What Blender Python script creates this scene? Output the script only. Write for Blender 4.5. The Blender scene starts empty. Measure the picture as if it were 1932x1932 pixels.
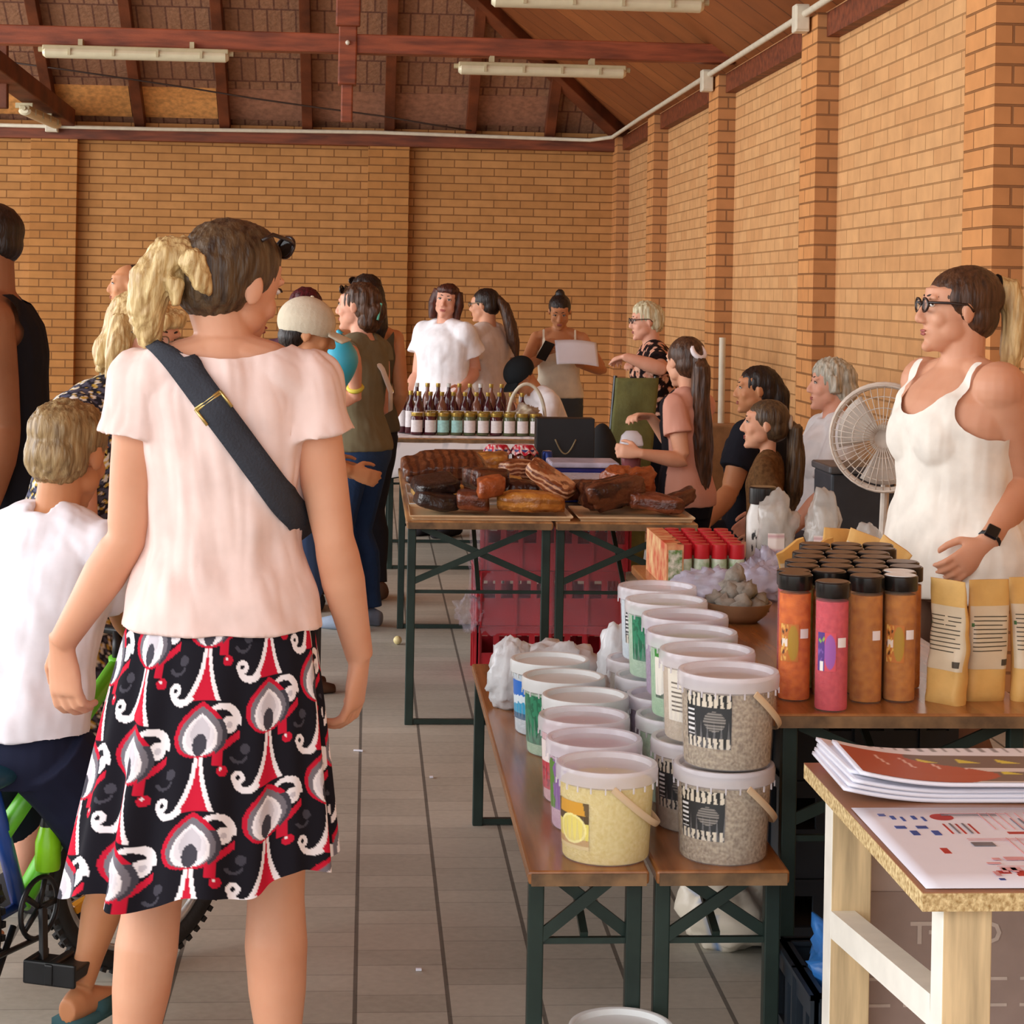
import bpy, bmesh, math, random
from mathutils import Vector as V, Matrix, noise
random.seed(7)
C = bpy.context.scene.collection
SC = bpy.context.scene
PI = math.pi

# ------------------------------------------------------------ camera
FPX, W = 3700.0, 1932.0
CAMZ = 1.63
YAW = math.atan(268.0 / FPX)
ROLL = 0.018
SHY = -414.0 / W
_F = V((math.sin(YAW), math.cos(YAW), 0))
_R0 = V((math.cos(YAW), -math.sin(YAW), 0))
_U0 = V((0, 0, 1))
_R = _R0 * math.cos(ROLL) + _U0 * math.sin(ROLL)
_U = -_R0 * math.sin(ROLL) + _U0 * math.cos(ROLL)
CAMP = V((0, 0, CAMZ))
cam = bpy.data.cameras.new('camera')
cam.sensor_width = 36.0
cam.lens = FPX / W * 36.0
cam.shift_y = SHY
cam.clip_end = 200
camo = bpy.data.objects.new('camera', cam)
C.objects.link(camo)
camo.matrix_world = Matrix(((_R.x, _U.x, -_F.x, 0), (_R.y, _U.y, -_F.y, 0), (_R.z, _U.z, -_F.z, CAMZ), (0, 0, 0, 1)))
SC.camera = camo

def ray(px, py):
    u = (px - 966) / FPX
    v = (966 - py) / FPX + SHY * W / FPX
    return _F + _R * u + _U * v
def at(px, py, Y):
    d = ray(px, py)
    return CAMP + d * (Y / d.y)
def onz(px, py, z):
    d = ray(px, py)
    return CAMP + d * ((z - CAMZ) / d.z)
def onx(px, py, x):
    d = ray(px, py)
    return CAMP + d * (x / d.x)

# ------------------------------------------------------------ world, light, exposure
wd = bpy.data.worlds.new('sky'); SC.world = wd
wd.use_nodes = True
_bg = wd.node_tree.nodes['Background']
_bg.inputs[0].default_value = (0.95, 0.97, 1.0, 1)
_bg.inputs[1].default_value = 2.3
sun = bpy.data.lights.new('sun', 'SUN'); sun.energy = 1.2; sun.angle = 0.6; sun.color = (1, .95, .88)
suno = bpy.data.objects.new('sun', sun); C.objects.link(suno)
suno.rotation_euler = V((1, .55, -.75)).to_track_quat('-Z', 'Y').to_euler()
_dl = bpy.data.lights.new('daylight_from_open_side', 'AREA'); _dl.shape = 'RECTANGLE'; _dl.size = 16; _dl.size_y = 4.0
_dl.energy = 800; _dl.color = (.98, .98, 1.0)
dlo = bpy.data.objects.new('daylight_from_open_side', _dl); C.objects.link(dlo)
dlo.location = (-8.5, 8, 2.4); dlo.rotation_euler = V((1, 0, -.04)).to_track_quat('-Z', 'Y').to_euler()
vs = SC.view_settings
vs.view_transform = 'Standard'; vs.look = 'None'; vs.gamma = 1.0; vs.use_curve_mapping = False
vs.exposure = -0.08

# ------------------------------------------------------------ materials
def lin(c):
    return c / 12.92 if c <= 0.04045 else ((c + 0.055) / 1.055) ** 2.4
def rgb(h):
    if isinstance(h, str):
        h = h.lstrip('#'); h = tuple(int(h[i:i + 2], 16) / 255 for i in (0, 2, 4))
        return tuple(lin(x) for x in h)
    return tuple(h)
_mats = {}
def newmat(name):
    m = bpy.data.materials.new(name); m.use_nodes = True
    return m, m.node_tree.nodes, m.node_tree.links, m.node_tree.nodes['Principled BSDF']
def mat(name, col, rough=.6, metal=0, var=.12, vscale=14, bump=0, bscale=60, spec=.5, trans=0, alpha=1, stretch=None, col2=None, sss=0, emit=0, ior=1.45):
    if name in _mats: return _mats[name]
    m, N, L, p = newmat(name)
    c = rgb(col)
    p.inputs['Roughness'].default_value = rough
    p.inputs['Metallic'].default_value = metal
    p.inputs['Specular IOR Level'].default_value = spec
    p.inputs['Transmission Weight'].default_value = trans
    p.inputs['Alpha'].default_value = alpha
    p.inputs['IOR'].default_value = ior
    if sss:
        p.inputs['Subsurface Weight'].default_value = sss
        p.inputs['Subsurface Radius'].default_value = (.012, .005, .003)
        p.inputs['Subsurface Scale'].default_value = 1.0
    tc = N.new('ShaderNodeTexCoord'); mp = N.new('ShaderNodeMapping')
    L.new(tc.outputs['Object'], mp.inputs[0])
    if stretch: mp.inputs['Scale'].default_value = stretch
    nz = N.new('ShaderNodeTexNoise'); nz.inputs['Scale'].default_value = vscale; nz.inputs['Detail'].default_value = 4
    L.new(mp.outputs[0], nz.inputs['Vector'])
    mx = N.new('ShaderNodeMix'); mx.data_type = 'RGBA'
    c2 = rgb(col2) if col2 else tuple(x * (1 - var * 2) for x in c)
    c1 = c if col2 else tuple(min(1, x * (1 + var * .6)) for x in c)
    mx.inputs[6].default_value = (*c1, 1); mx.inputs[7].default_value = (*c2, 1)
    rp = N.new('ShaderNodeValToRGB'); rp.color_ramp.elements[0].position = .35; rp.color_ramp.elements[1].position = .68
    L.new(nz.outputs[0], rp.inputs[0]); L.new(rp.outputs[0], mx.inputs[0])
    L.new(mx.outputs[2], p.inputs['Base Color'])
    if bump:
        n2 = N.new('ShaderNodeTexNoise'); n2.inputs['Scale'].default_value = bscale; n2.inputs['Detail'].default_value = 3
        L.new(mp.outputs[0], n2.inputs['Vector'])
        b = N.new('ShaderNodeBump'); b.inputs['Strength'].default_value = bump; b.inputs['Distance'].default_value = .01
        L.new(n2.outputs[0], b.inputs['Height']); L.new(b.outputs[0], p.inputs['Normal'])
    if emit:
        p.inputs['Emission Color'].default_value = (*c, 1); p.inputs['Emission Strength'].default_value = emit
    _mats[name] = m
    return m
def colattr(name, rough=.6, spec=.4, alpha=1):
    """material that reads the printed pattern of the mesh's own colour attribute"""
    if name in _mats: return _mats[name]
    m, N, L, p = newmat(name)
    a = N.new('ShaderNodeVertexColor'); a.layer_name = 'print'
    L.new(a.outputs[0], p.inputs['Base Color'])
    p.inputs['Roughness'].default_value = rough; p.inputs['Specular IOR Level'].default_value = spec
    p.inputs['Alpha'].default_value = alpha
    _mats[name] = m
    return m
def brickmat(name, horiz, c1, c2, mortar, off=0.0, msize=.0055):
    """running bond brickwork, horiz = world axis the courses run along"""
    m, N, L, p = newmat(name)
    tc = N.new('ShaderNodeNewGeometry'); sp = N.new('ShaderNodeSeparateXYZ'); cb = N.new('ShaderNodeCombineXYZ')
    L.new(tc.outputs['Position'], sp.inputs[0])
    L.new(sp.outputs[horiz], cb.inputs[0]); L.new(sp.outputs[2], cb.inputs[1])
    ad = N.new('ShaderNodeVectorMath'); ad.operation = 'ADD'; ad.inputs[1].default_value = (20 + off, 0.012, 0)
    L.new(cb.outputs[0], ad.inputs[0])
    b = N.new('ShaderNodeTexBrick'); b.inputs['Scale'].default_value = 1; b.inputs['Brick Width'].default_value = .26
    b.inputs['Row Height'].default_value = .077; b.inputs['Mortar Size'].default_value = .0055; b.inputs['Mortar Smooth'].default_value = .3
    b.inputs['Bias'].default_value = -.1; b.inputs['Mortar Size'].default_value = msize
    b.inputs['Color1'].default_value = (*rgb(c1), 1); b.inputs['Color2'].default_value = (*rgb(c2), 1); b.inputs['Mortar'].default_value = (*rgb(mortar), 1)
    L.new(ad.outputs[0], b.inputs['Vector'])
    nz = N.new('ShaderNodeTexNoise'); nz.inputs['Scale'].default_value = 9; nz.inputs['Detail'].default_value = 5
    L.new(tc.outputs['Position'], nz.inputs['Vector'])
    mp = N.new('ShaderNodeMapRange'); mp.inputs['To Min'].default_value = .8; mp.inputs['To Max'].default_value = 1.2
    L.new(nz.outputs[0], mp.inputs[0])
    mx = N.new('ShaderNodeVectorMath'); mx.operation = 'SCALE'
    L.new(b.outputs['Color'], mx.inputs[0]); L.new(mp.outputs[0], mx.inputs['Scale'])
    L.new(mx.outputs[0], p.inputs['Base Color'])
    p.inputs['Roughness'].default_value = .85; p.inputs['Specular IOR Level'].default_value = .2
    bp = N.new('ShaderNodeBump'); bp.inputs['Strength'].default_value = .8; bp.inputs['Distance'].default_value = .012; bp.invert = True
    L.new(b.outputs['Fac'], bp.inputs['Height']); L.new(bp.outputs[0], p.inputs['Normal'])
    return m

# ------------------------------------------------------------ mesh building
def frame(d, hint=None):
    d = V(d).normalized()
    h = V(hint) if hint is not None else (V((0, 0, 1)) if abs(d.z) < .9 else V((0, 1, 0)))
    a = d.cross(h).normalized()
    return a, a.cross(d).normalized()   # right, up
class MB:
    def __init__(s): s.v = []; s.f = []; s.m = []; s.mi = 0
    def face(s, *i): s.f.append(tuple(i)); s.m.append(s.mi)
    def add(s, verts, faces):
        b = len(s.v); s.v += [V(x) for x in verts]
        for f in faces: s.f.append(tuple(i + b for i in f)); s.m.append(s.mi)
        return s
    def box(s, c, size, rot=None):
        hx, hy, hz = (x / 2 for x in size); c = V(c)
        vs_ = [V((x, y, z)) for z in (-hz, hz) for y in (-hy, hy) for x in (-hx, hx)]
        if rot is not None: vs_ = [rot @ q for q in vs_]
        return s.add([c + q for q in vs_], [(0, 2, 3, 1), (4, 5, 7, 6), (0, 1, 5, 4), (2, 6, 7, 3), (0, 4, 6, 2), (1, 3, 7, 5)])
    def bar(s, a, b, w, h, hint=None):
        """rectangular bar from a to b"""
        a = V(a); b = V(b); r, u = frame(b - a, hint)
        q = [a + r * (i * w / 2) + u * (j * h / 2) for i, j in ((-1, -1), (1, -1), (1, 1), (-1, 1))]
        q += [x + (b - a) for x in q]
        return s.add(q, [(3, 2, 1, 0), (4, 5, 6, 7), (0, 1, 5, 4), (1, 2, 6, 5), (2, 3, 7, 6), (3, 0, 4, 7)])
    def loft(s, secs, n=16, cap=True):
        """secs: (centre, axis a, axis b, ra, rb)"""
        b = len(s.v)
        for c, a, bb, ra, rb in secs:
            for i in range(n):
                t = 2 * PI * i / n
                s.v.append(V(c) + a * (math.cos(t) * ra) + bb * (math.sin(t) * rb))
        for k in range(len(secs) - 1):
            for i in range(n):
                j = (i + 1) % n
                s.face(b + k * n + i, b + k * n + j, b + (k + 1) * n + j, b + (k + 1) * n + i)
        if cap:
            s.face(*[b + i for i in range(n)][::-1]); e = b + (len(secs) - 1) * n
            s.face(*[e + i for i in range(n)])
        return s
    def tube(s, pts, r, n=10, cap=True, closed=False):
        pts = [V(p) for p in pts]; rs = r if isinstance(r, (list, tuple)) else [r] * len(pts)
        secs = []; up = None
        for i, p in enumerate(pts):
            if closed: d = pts[(i + 1) % len(pts)] - pts[i - 1]
            else: d = pts[min(i + 1, len(pts) - 1)] - pts[max(i - 1, 0)]
            d.normalize()
            if up is None: a, up = frame(d)
            a = d.cross(up)
            if a.length < 1e-4: a, up = frame(d)
            a.normalize(); up = a.cross(d).normalized()
            secs.append((p, a, up, rs[i], rs[i]))
        if closed: secs.append(secs[0]); return s.loft(secs, n, False)
        return s.loft(secs, n, cap)
    def cap(s, a, b, ra, rb=None, n=14):
        """capsule"""
        rb = ra if rb is None else rb
        a = V(a); b = V(b); d = b - a
        if d.length < 1e-6: return s.ell(a, (ra, ra, ra))
        d.normalize(); x, y = frame(d); secs = []
        for t in (-1, -.9, -.6, -.3): q = math.sqrt(max(0, 1 - t * t)); secs.append((a + d * (t * ra), x, y, max(q, .02) * ra, max(q, .02) * ra))
        secs += [(a, x, y, ra, ra), (b, x, y, rb, rb)]
        for t in (.3, .6, .9, 1): q = math.sqrt(max(0, 1 - t * t)); secs.append((b + d * (t * rb), x, y, max(q, .02) * rb, max(q, .02) * rb))
        return s.loft(secs, n)
    def ell(s, c, r, rot=None, n=18, m=10):
        c = V(c); X, Y, Z = V((1, 0, 0)), V((0, 1, 0)), V((0, 0, 1))
        if rot is not None: X, Y, Z = rot @ X, rot @ Y, rot @ Z
        secs = []
        for i in range(m + 1):
            t = -PI / 2 + PI * i / m; q = max(math.cos(t), .02)
            secs.append((c + Z * (math.sin(t) * r[2]), X, Y, q * r[0], q * r[1]))
        return s.loft(secs, n)
    def lathe(s, prof, c=(0, 0, 0), n=32, cap=True):
        c = V(c); X, Y = V((1, 0, 0)), V((0, 1, 0))
        return s.loft([(c + V((0, 0, z)), X, Y, max(r, 1e-4), max(r, 1e-4)) for r, z in prof], n, cap)
    def grid(s, fn, nu, nv, closed_u=False):
        b = len(s.v)
        for j in range(nv + 1):
            for i in range(nu + (0 if closed_u else 1)): s.v.append(V(fn(i / nu, j / nv)))
        st = nu if closed_u else nu + 1
        for j in range(nv):
            for i in range(nu):
                k = (i + 1) % st
                s.face(b + j * st + i, b + j * st + k, b + (j + 1) * st + k, b + (j + 1) * st + i)
        return s
    def prism(s, poly, h, origin=(0, 0, 0), ax=V((1, 0, 0)), ay=V((0, 1, 0))):
        o = V(origin); az = ax.cross(ay).normalized(); n = len(poly)
        q = [o + ax * x + ay * y for x, y in poly]; q += [p + az * h for p in q]
        return s.add(q, [tuple(range(n))[::-1], tuple(range(n, 2 * n))] + [(i, (i + 1) % n, n + (i + 1) % n, n + i) for i in range(n)])
    def build(s, name, m, parent=None, smooth=False, bevel=0, origin=None, segs=2, solid=0):
        me = bpy.data.meshes.new(name)
        o0 = V(origin) if origin is not None else V((0, 0, 0))
        me.from_pydata([tuple(q - o0) for q in s.v], [], s.f)
        ms = m if isinstance(m, (list, tuple)) else [m]
        for x in ms: me.materials.append(x)
        if len(ms) > 1: me.polygons.foreach_set('material_index', s.m)
        bm = bmesh.new(); bm.from_mesh(me)
        bmesh.ops.recalc_face_normals(bm, faces=bm.faces[:])
        if bevel:
            ed = [e for e in bm.edges if len(e.link_faces) == 2 and e.calc_face_angle(0) > .6]
            bmesh.ops.bevel(bm, geom=ed, offset=bevel, segments=segs, profile=.5, affect='EDGES')
        bm.to_mesh(me); bm.free()
        ob = bpy.data.objects.new(name, me); C.objects.link(ob)
        if parent is not None: ob.parent = parent
        elif origin is not None: ob.location = o0
        if smooth: shade(me, smooth)
        if solid:
            sm = ob.modifiers.new('thickness', 'SOLIDIFY'); sm.thickness = solid; sm.offset = 0
        return ob
def shade(me, ang=True):
    me.polygons.foreach_set('use_smooth', [True] * len(me.polygons))
    if ang is not True:
        me.set_sharp_from_angle(angle=ang)
def tag(o, label, cat, group=None, kind=None):
    o['label'] = label; o['category'] = cat
    if group: o['group'] = group
    if kind: o['kind'] = kind
    return o
def thing(name, loc, label, cat, rz=0, group=None):
    o = bpy.data.objects.new(name, None); C.objects.link(o)
    o.empty_display_size = .05
    o.location = loc; o.rotation_euler = (0, 0, rz)
    return tag(o, label, cat, group)
def struct(o): o['kind'] = 'structure'; return o
def dup(root, loc, rz=0, label=None, group=None, mats=None, scale=None):
    """copy of a thing, its parts and sub-parts (mesh data shared); mats maps part name -> material"""
    def sw(o):
        st = o.name.split('.')[0]
        if mats and st in mats:
            o.data = o.data.copy(); o.data.materials.clear(); o.data.materials.append(mats[st])
    r = root.copy(); C.objects.link(r); r.location = loc; r.rotation_euler = (0, 0, rz)
    if scale: r.scale = scale if isinstance(scale, (tuple, list)) else (scale,) * 3
    if label: r['label'] = label
    if group: r['group'] = group
    for ch in list(root.children):
        c = ch.copy(); C.objects.link(c); c.parent = r; sw(c)
        for g in list(ch.children):
            d = g.copy(); C.objects.link(d); d.parent = c; sw(d)
    return r
def paint(ob, fn):
    """printed pattern: fn(vertex co) -> linear rgb, stored per vertex"""
    me = ob.data
    a = me.color_attributes.new('print', 'FLOAT_COLOR', 'POINT')
    buf = []
    for v in me.vertices: buf += [*fn(v.co), 1.0]
    a.data.foreach_set('color', buf)
    me.color_attributes.render_color_index = 0
    return ob
def text_mesh(txt, size, thick=0.0):
    cu = bpy.data.curves.new('lettering', 'FONT'); cu.body = txt; cu.size = size; cu.extrude = thick
    cu.offset = size * .022; cu.align_x = 'CENTER'; cu.align_y = 'CENTER'; cu.resolution_u = 2
    o = bpy.data.objects.new('lettering', cu); C.objects.link(o)
    me = bpy.data.meshes.new_from_object(o.evaluated_get(bpy.context.evaluated_depsgraph_get()))
    vs_ = [v.co.copy() for v in me.vertices]; fs = [tuple(p.vertices) for p in me.polygons]
    bpy.data.objects.remove(o); bpy.data.curves.remove(cu); bpy.data.meshes.remove(me)
    return vs_, fs
_tc = {}
def put_text(mb, txt, size, fn):
    """adds lettering to mb, every point (x, y) of it mapped through fn"""
    if (txt, size) not in _tc: _tc[(txt, size)] = text_mesh(txt, size)
    vs_, fs = _tc[(txt, size)]
    mb.add([fn(q.x, q.y) for q in vs_], fs)
def remesh(mb, voxel, smooth=3, fac=.5):
    """one continuous surface out of overlapping closed shapes"""
    me = bpy.data.meshes.new('tmp'); me.from_pydata([tuple(q) for q in mb.v], [], mb.f)
    bm = bmesh.new(); bm.from_mesh(me); bmesh.ops.recalc_face_normals(bm, faces=bm.faces[:]); bm.to_mesh(me); bm.free()
    o = bpy.data.objects.new('tmp', me); C.objects.link(o)
    r = o.modifiers.new('r', 'REMESH'); r.mode = 'VOXEL'; r.voxel_size = voxel
    if smooth:
        q = o.modifiers.new('s', 'SMOOTH'); q.factor = fac; q.iterations = smooth
    out = bpy.data.meshes.new_from_object(o.evaluated_get(bpy.context.evaluated_depsgraph_get()))
    bpy.data.objects.remove(o); bpy.data.meshes.remove(me)
    return out
def finish(me, name, m, parent=None, origin=(0, 0, 0), cut=None, disp=None, smooth=True, relax=4):
    """trim (cut), push along normals (disp) and link a remeshed surface"""
    if disp:
        ns = [v.normal.copy() for v in me.vertices]
        for v, n in zip(me.vertices, ns): v.co += n * disp(v.co, n)
    if cut:
        bm = bmesh.new(); bm.from_mesh(me)
        bmesh.ops.delete(bm, geom=[v for v in bm.verts if cut(v.co)], context='VERTS')
        for _ in range(relax):
            new = {}
            for v in bm.verts:
                if v.is_boundary:
                    nb = [e.other_vert(v).co for e in v.link_edges if e.is_boundary]
                    if len(nb) == 2: new[v] = v.co * .4 + (nb[0] + nb[1]) * .3
            for v, c in new.items(): v.co = c
        bm.to_mesh(me); bm.free()
    o0 = V(origin)
    for v in me.vertices: v.co -= o0
    me.name = name
    me.materials.clear()
    me.materials.append(m)
    if smooth: shade(me)
    o = bpy.data.objects.new(name, me); C.objects.link(o)
    if parent is not None: o.parent = parent
    else: o.location = o0
    return o
# ============================================================ structure
def floor_mat():
    m, N, L, p = newmat('concrete_pavers')
    g = N.new('ShaderNodeNewGeometry'); sp = N.new('ShaderNodeSeparateXYZ'); L.new(g.outputs['Position'], sp.inputs[0])
    def mth(op, a, b=None):
        n = N.new('ShaderNodeMath'); n.operation = op
        for i, x in enumerate((a, b)):
            if x is None: continue
            if isinstance(x, (int, float)): n.inputs[i].default_value = x
            else: L.new(x, n.inputs[i])
        return n.outputs[0]
    u = mth('DIVIDE', mth('ADD', sp.outputs[0], 20 * .2135 + .005), .2135)
    col = mth('FLOOR', u); fu = mth('FRACT', u)
    v = mth('DIVIDE', mth('ADD', mth('ADD', sp.outputs[1], 20), mth('MULTIPLY', col, .137)), .31)
    row = mth('FLOOR', v); fv = mth('FRACT', v)
    lu = mth('LESS_THAN', mth('ABSOLUTE', mth('SUBTRACT', fu, .5)), .5 - .024)
    half = mth('GREATER_THAN', fv, .66)
    l1 = mth('GREATER_THAN', fv, .016); l2 = mth('GREATER_THAN', mth('ABSOLUTE', mth('SUBTRACT', fv, .66)), .008)
    cross = mth('MULTIPLY', l1, l2)
    cb = N.new('ShaderNodeCombineXYZ'); L.new(col, cb.inputs[0]); L.new(row, cb.inputs[1]); L.new(half, cb.inputs[2])
    wn = N.new('ShaderNodeTexWhiteNoise'); L.new(cb.outputs[0], wn.inputs['Vector'])
    nz = N.new('ShaderNodeTexNoise'); nz.inputs['Scale'].default_value = 1.3; nz.inputs['Detail'].default_value = 6; L.new(g.outputs['Position'], nz.inputs['Vector'])
    nf = N.new('ShaderNodeTexNoise'); nf.inputs['Scale'].default_value = 45; nf.inputs['Detail'].default_value = 3; L.new(g.outputs['Position'], nf.inputs['Vector'])
    val = mth('ADD', mth('MULTIPLY', wn.outputs['Value'], .16), mth('ADD', mth('MULTIPLY', nz.outputs[0], .55), mth('MULTIPLY', nf.outputs[0], .25)))
    rp = N.new('ShaderNodeValToRGB'); L.new(val, rp.inputs[0])
    rp.color_ramp.elements[0].position = .25; rp.color_ramp.elements[0].color = (*rgb('938f83'), 1)
    rp.color_ramp.elements[1].position = .75; rp.color_ramp.elements[1].color = (*rgb('c6c1b4'), 1)
    dk = mth('MULTIPLY', mth('ADD', mth('MULTIPLY', lu, .68), .32), mth('ADD', mth('MULTIPLY', cross, .3), .7))
    sc = N.new('ShaderNodeVectorMath'); sc.operation = 'SCALE'; L.new(rp.outputs[0], sc.inputs[0]); L.new(dk, sc.inputs['Scale'])
    L.new(sc.outputs[0], p.inputs['Base Color']); p.inputs['Roughness'].default_value = .55; p.inputs['Specular IOR Level'].default_value = .35
    b = N.new('ShaderNodeBump'); b.inputs['Strength'].default_value = .5; b.inputs['Distance'].default_value = .006
    L.new(mth('ADD', dk, mth('MULTIPLY', nf.outputs[0], .15)), b.inputs['Height']); L.new(b.outputs[0], p.inputs['Normal'])
    return m
struct(MB().box((-4.6, 8, -.05), (15, 24, .1)).build('floor', floor_mat()))
M_bback = brickmat('brick_back', 0, 'c18b54', 'b27d48', '8a5d36')
M_bright = brickmat('brick_right', 1, 'd3a06c', 'c99360', 'a97c4f', .1, .0045)
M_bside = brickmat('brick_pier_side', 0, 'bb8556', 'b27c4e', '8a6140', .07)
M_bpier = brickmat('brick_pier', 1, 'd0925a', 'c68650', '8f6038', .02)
M_bpierb = brickmat('brick_pier_back', 0, 'ba824a', 'ab7440', '855a34', .05)
struct(MB().box((-3.7, 19.22, 1.6), (12.6, .24, 3.2)).build('wall_back', M_bback))
struct(MB().box((2.59, 8.5, 1.6), (.24, 21.6, 3.2)).build('wall_right', M_bright))
n = 0
for x0, x1 in ((-3.25, -2.81), (-.04, .36)):
    n += 1; struct(MB().box(((x0 + x1) / 2, 19.05, 1.51), (x1 - x0, .14, 3.02)).build('trim_%d' % n, M_bpierb, bevel=.004))
for y0 in (4.29, 7.29, 10.29, 13.26, 16.3, 18.75):
    n += 1
    mb = MB(); mb.box((2.42, y0 + .19, 1.575), (.14, .38, 3.15))
    o = mb.build('trim_%d' % n, [M_bpier, M_bside])
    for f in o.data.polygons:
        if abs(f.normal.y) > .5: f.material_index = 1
    struct(o)
M_beam = mat('stained_beam', '7c3d20', .55, var=.25, vscale=3, stretch=(1, 8, 8), bump=.15)
M_beamx = mat('stained_beam_bright', '93492a', .5, var=.25, vscale=3, stretch=(1, 8, 8), bump=.15)
M_raft = mat('rafter_wood', '70391e', .6, var=.25, vscale=4, bump=.15)
n += 1; struct(MB().box((-2.6, 19.03, 3.085), (10.1, .12, .13)).build('trim_%d' % n, M_beam, bevel=.006))
for y0, y1 in ((-2, 4.29), (4.67, 7.29), (7.67, 10.29), (10.67, 13.26), (13.64, 16.3), (16.68, 18.75), (18.75, 19.09)):
    n += 1; struct(MB().box((2.44, (y0 + y1) / 2, 3.085), (.08, y1 - y0, .13)).build('trim_%d' % n, M_beam))
# roof planes: wood-wool panels over the back wall, boards over the right wall
def panel_mat():
    m, N, L, p = newmat('wood_wool_panel')
    tc = N.new('ShaderNodeNewGeometry'); sp = N.new('ShaderNodeSeparateXYZ'); cb = N.new('ShaderNodeCombineXYZ')
    L.new(tc.outputs['Position'], sp.inputs[0]); L.new(sp.outputs[0], cb.inputs[0]); L.new(sp.outputs[1], cb.inputs[1])
    b = N.new('ShaderNodeTexBrick'); b.inputs['Scale'].default_value = 1; b.inputs['Brick Width'].default_value = .13; b.inputs['Row Height'].default_value = .27
    b.inputs['Mortar Size'].default_value = .012; b.inputs['Color1'].default_value = (*rgb('9c7052'), 1); b.inputs['Color2'].default_value = (*rgb('8f6448'), 1); b.inputs['Mortar'].default_value = (*rgb('6b4433'), 1)
    b.inputs['Mortar Smooth'].default_value = .6
    L.new(cb.outputs[0], b.inputs['Vector'])
    nz = N.new('ShaderNodeTexNoise'); nz.inputs['Scale'].default_value = 26; nz.inputs['Detail'].default_value = 5; L.new(tc.outputs['Position'], nz.inputs['Vector'])
    mp = N.new('ShaderNodeMapRange'); mp.inputs['To Min'].default_value = .6; mp.inputs['To Max'].default_value = 1.4; L.new(nz.outputs[0], mp.inputs[0])
    sc = N.new('ShaderNodeVectorMath'); sc.operation = 'SCALE'; L.new(b.outputs[0], sc.inputs[0]); L.new(mp.outputs[0], sc.inputs['Scale'])
    L.new(sc.outputs[0], p.inputs['Base Color']); p.inputs['Roughness'].default_value = .9
    bp = N.new('ShaderNodeBump'); bp.inputs['Strength'].default_value = .6; bp.inputs['Distance'].default_value = .02; L.new(nz.outputs[0], bp.inputs['Height']); L.new(bp.outputs[0], p.inputs['Normal'])
    return m
def plank_mat():
    m, N, L, p = newmat('roof_boards')
    g = N.new('ShaderNodeNewGeometry'); sp = N.new('ShaderNodeSeparateXYZ'); L.new(g.outputs['Position'], sp.inputs[0])
    d = N.new('ShaderNodeMath'); d.operation = 'DIVIDE'; d.inputs[1].default_value = .42; L.new(sp.outputs[1], d.inputs[0])
    fr = N.new('ShaderNodeMath'); fr.operation = 'FRACT'; L.new(d.outputs[0], fr.inputs[0])
    fl = N.new('ShaderNodeMath'); fl.operation = 'FLOOR'; L.new(d.outputs[0], fl.inputs[0])
    wn = N.new('ShaderNodeTexWhiteNoise'); wn.noise_dimensions = '1D'; L.new(fl.outputs[0], wn.inputs['W'])
    rp = N.new('ShaderNodeValToRGB'); rp.color_ramp.elements[0].color = (*rgb('84471f'), 1); rp.color_ramp.elements[1].color = (*rgb('9b5a2a'), 1); L.new(wn.outputs[0], rp.inputs[0])
    lt = N.new('ShaderNodeMath'); lt.operation = 'GREATER_THAN'; lt.inputs[1].default_value = .05; L.new(fr.outputs[0], lt.inputs[0])
    mp = N.new('ShaderNodeMapRange'); mp.inputs['To Min'].default_value = .45; L.new(lt.outputs[0], mp.inputs[0])
    nz = N.new('ShaderNodeTexNoise'); nz.inputs['Scale'].default_value = 5; L.new(g.outputs['Position'], nz.inputs['Vector'])
    m2 = N.new('ShaderNodeMapRange'); m2.inputs['To Min'].default_value = .75; m2.inputs['To Max'].default_value = 1.25; L.new(nz.outputs[0], m2.inputs[0])
    ml = N.new('ShaderNodeMath'); ml.operation = 'MULTIPLY'; L.new(mp.outputs[0], ml.inputs[0]); L.new(m2.outputs[0], ml.inputs[1])
    sc = N.new('ShaderNodeVectorMath'); sc.operation = 'SCALE'; L.new(rp.outputs[0], sc.inputs[0]); L.new(ml.outputs[0], sc.inputs['Scale'])
    L.new(sc.outputs[0], p.inputs['Base Color']); p.inputs['Roughness'].default_value = .6
    return m
SL = .70
EY, EX, EZ = 19.25, 2.62, 3.17      # eave lines
def zb(y): return EZ + SL * (EY - y)
def zr(x): return EZ + SL * (EX - x)
T = 5.2                             # how far in from the eaves the slopes are built
mb = MB(); mb.add([(-9, EY, EZ), (EX, EY, EZ), (EX - T, EY - T, EZ + SL * T), (-9, EY - T, EZ + SL * T)], [(0, 1, 2, 3)])
o = struct(mb.build('ceiling', panel_mat(), solid=.04))
mb = MB(); mb.add([(EX, -2, EZ), (EX, EY, EZ), (EX - T, EY - T, EZ + SL * T), (EX - T, -2, EZ + SL * T)], [(0, 3, 2, 1)])
o = struct(mb.build('ceiling', plank_mat(), solid=.04))
mb = MB(); mb.add([(-9, -2, EZ + SL * T), (EX - T, -2, EZ + SL * T), (EX - T, EY - T, EZ + SL * T), (-9, EY - T, EZ + SL * T)], [(0, 1, 2, 3)])
struct(mb.build('ceiling', mat('ceiling_boards', '70402a', .8)))
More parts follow.
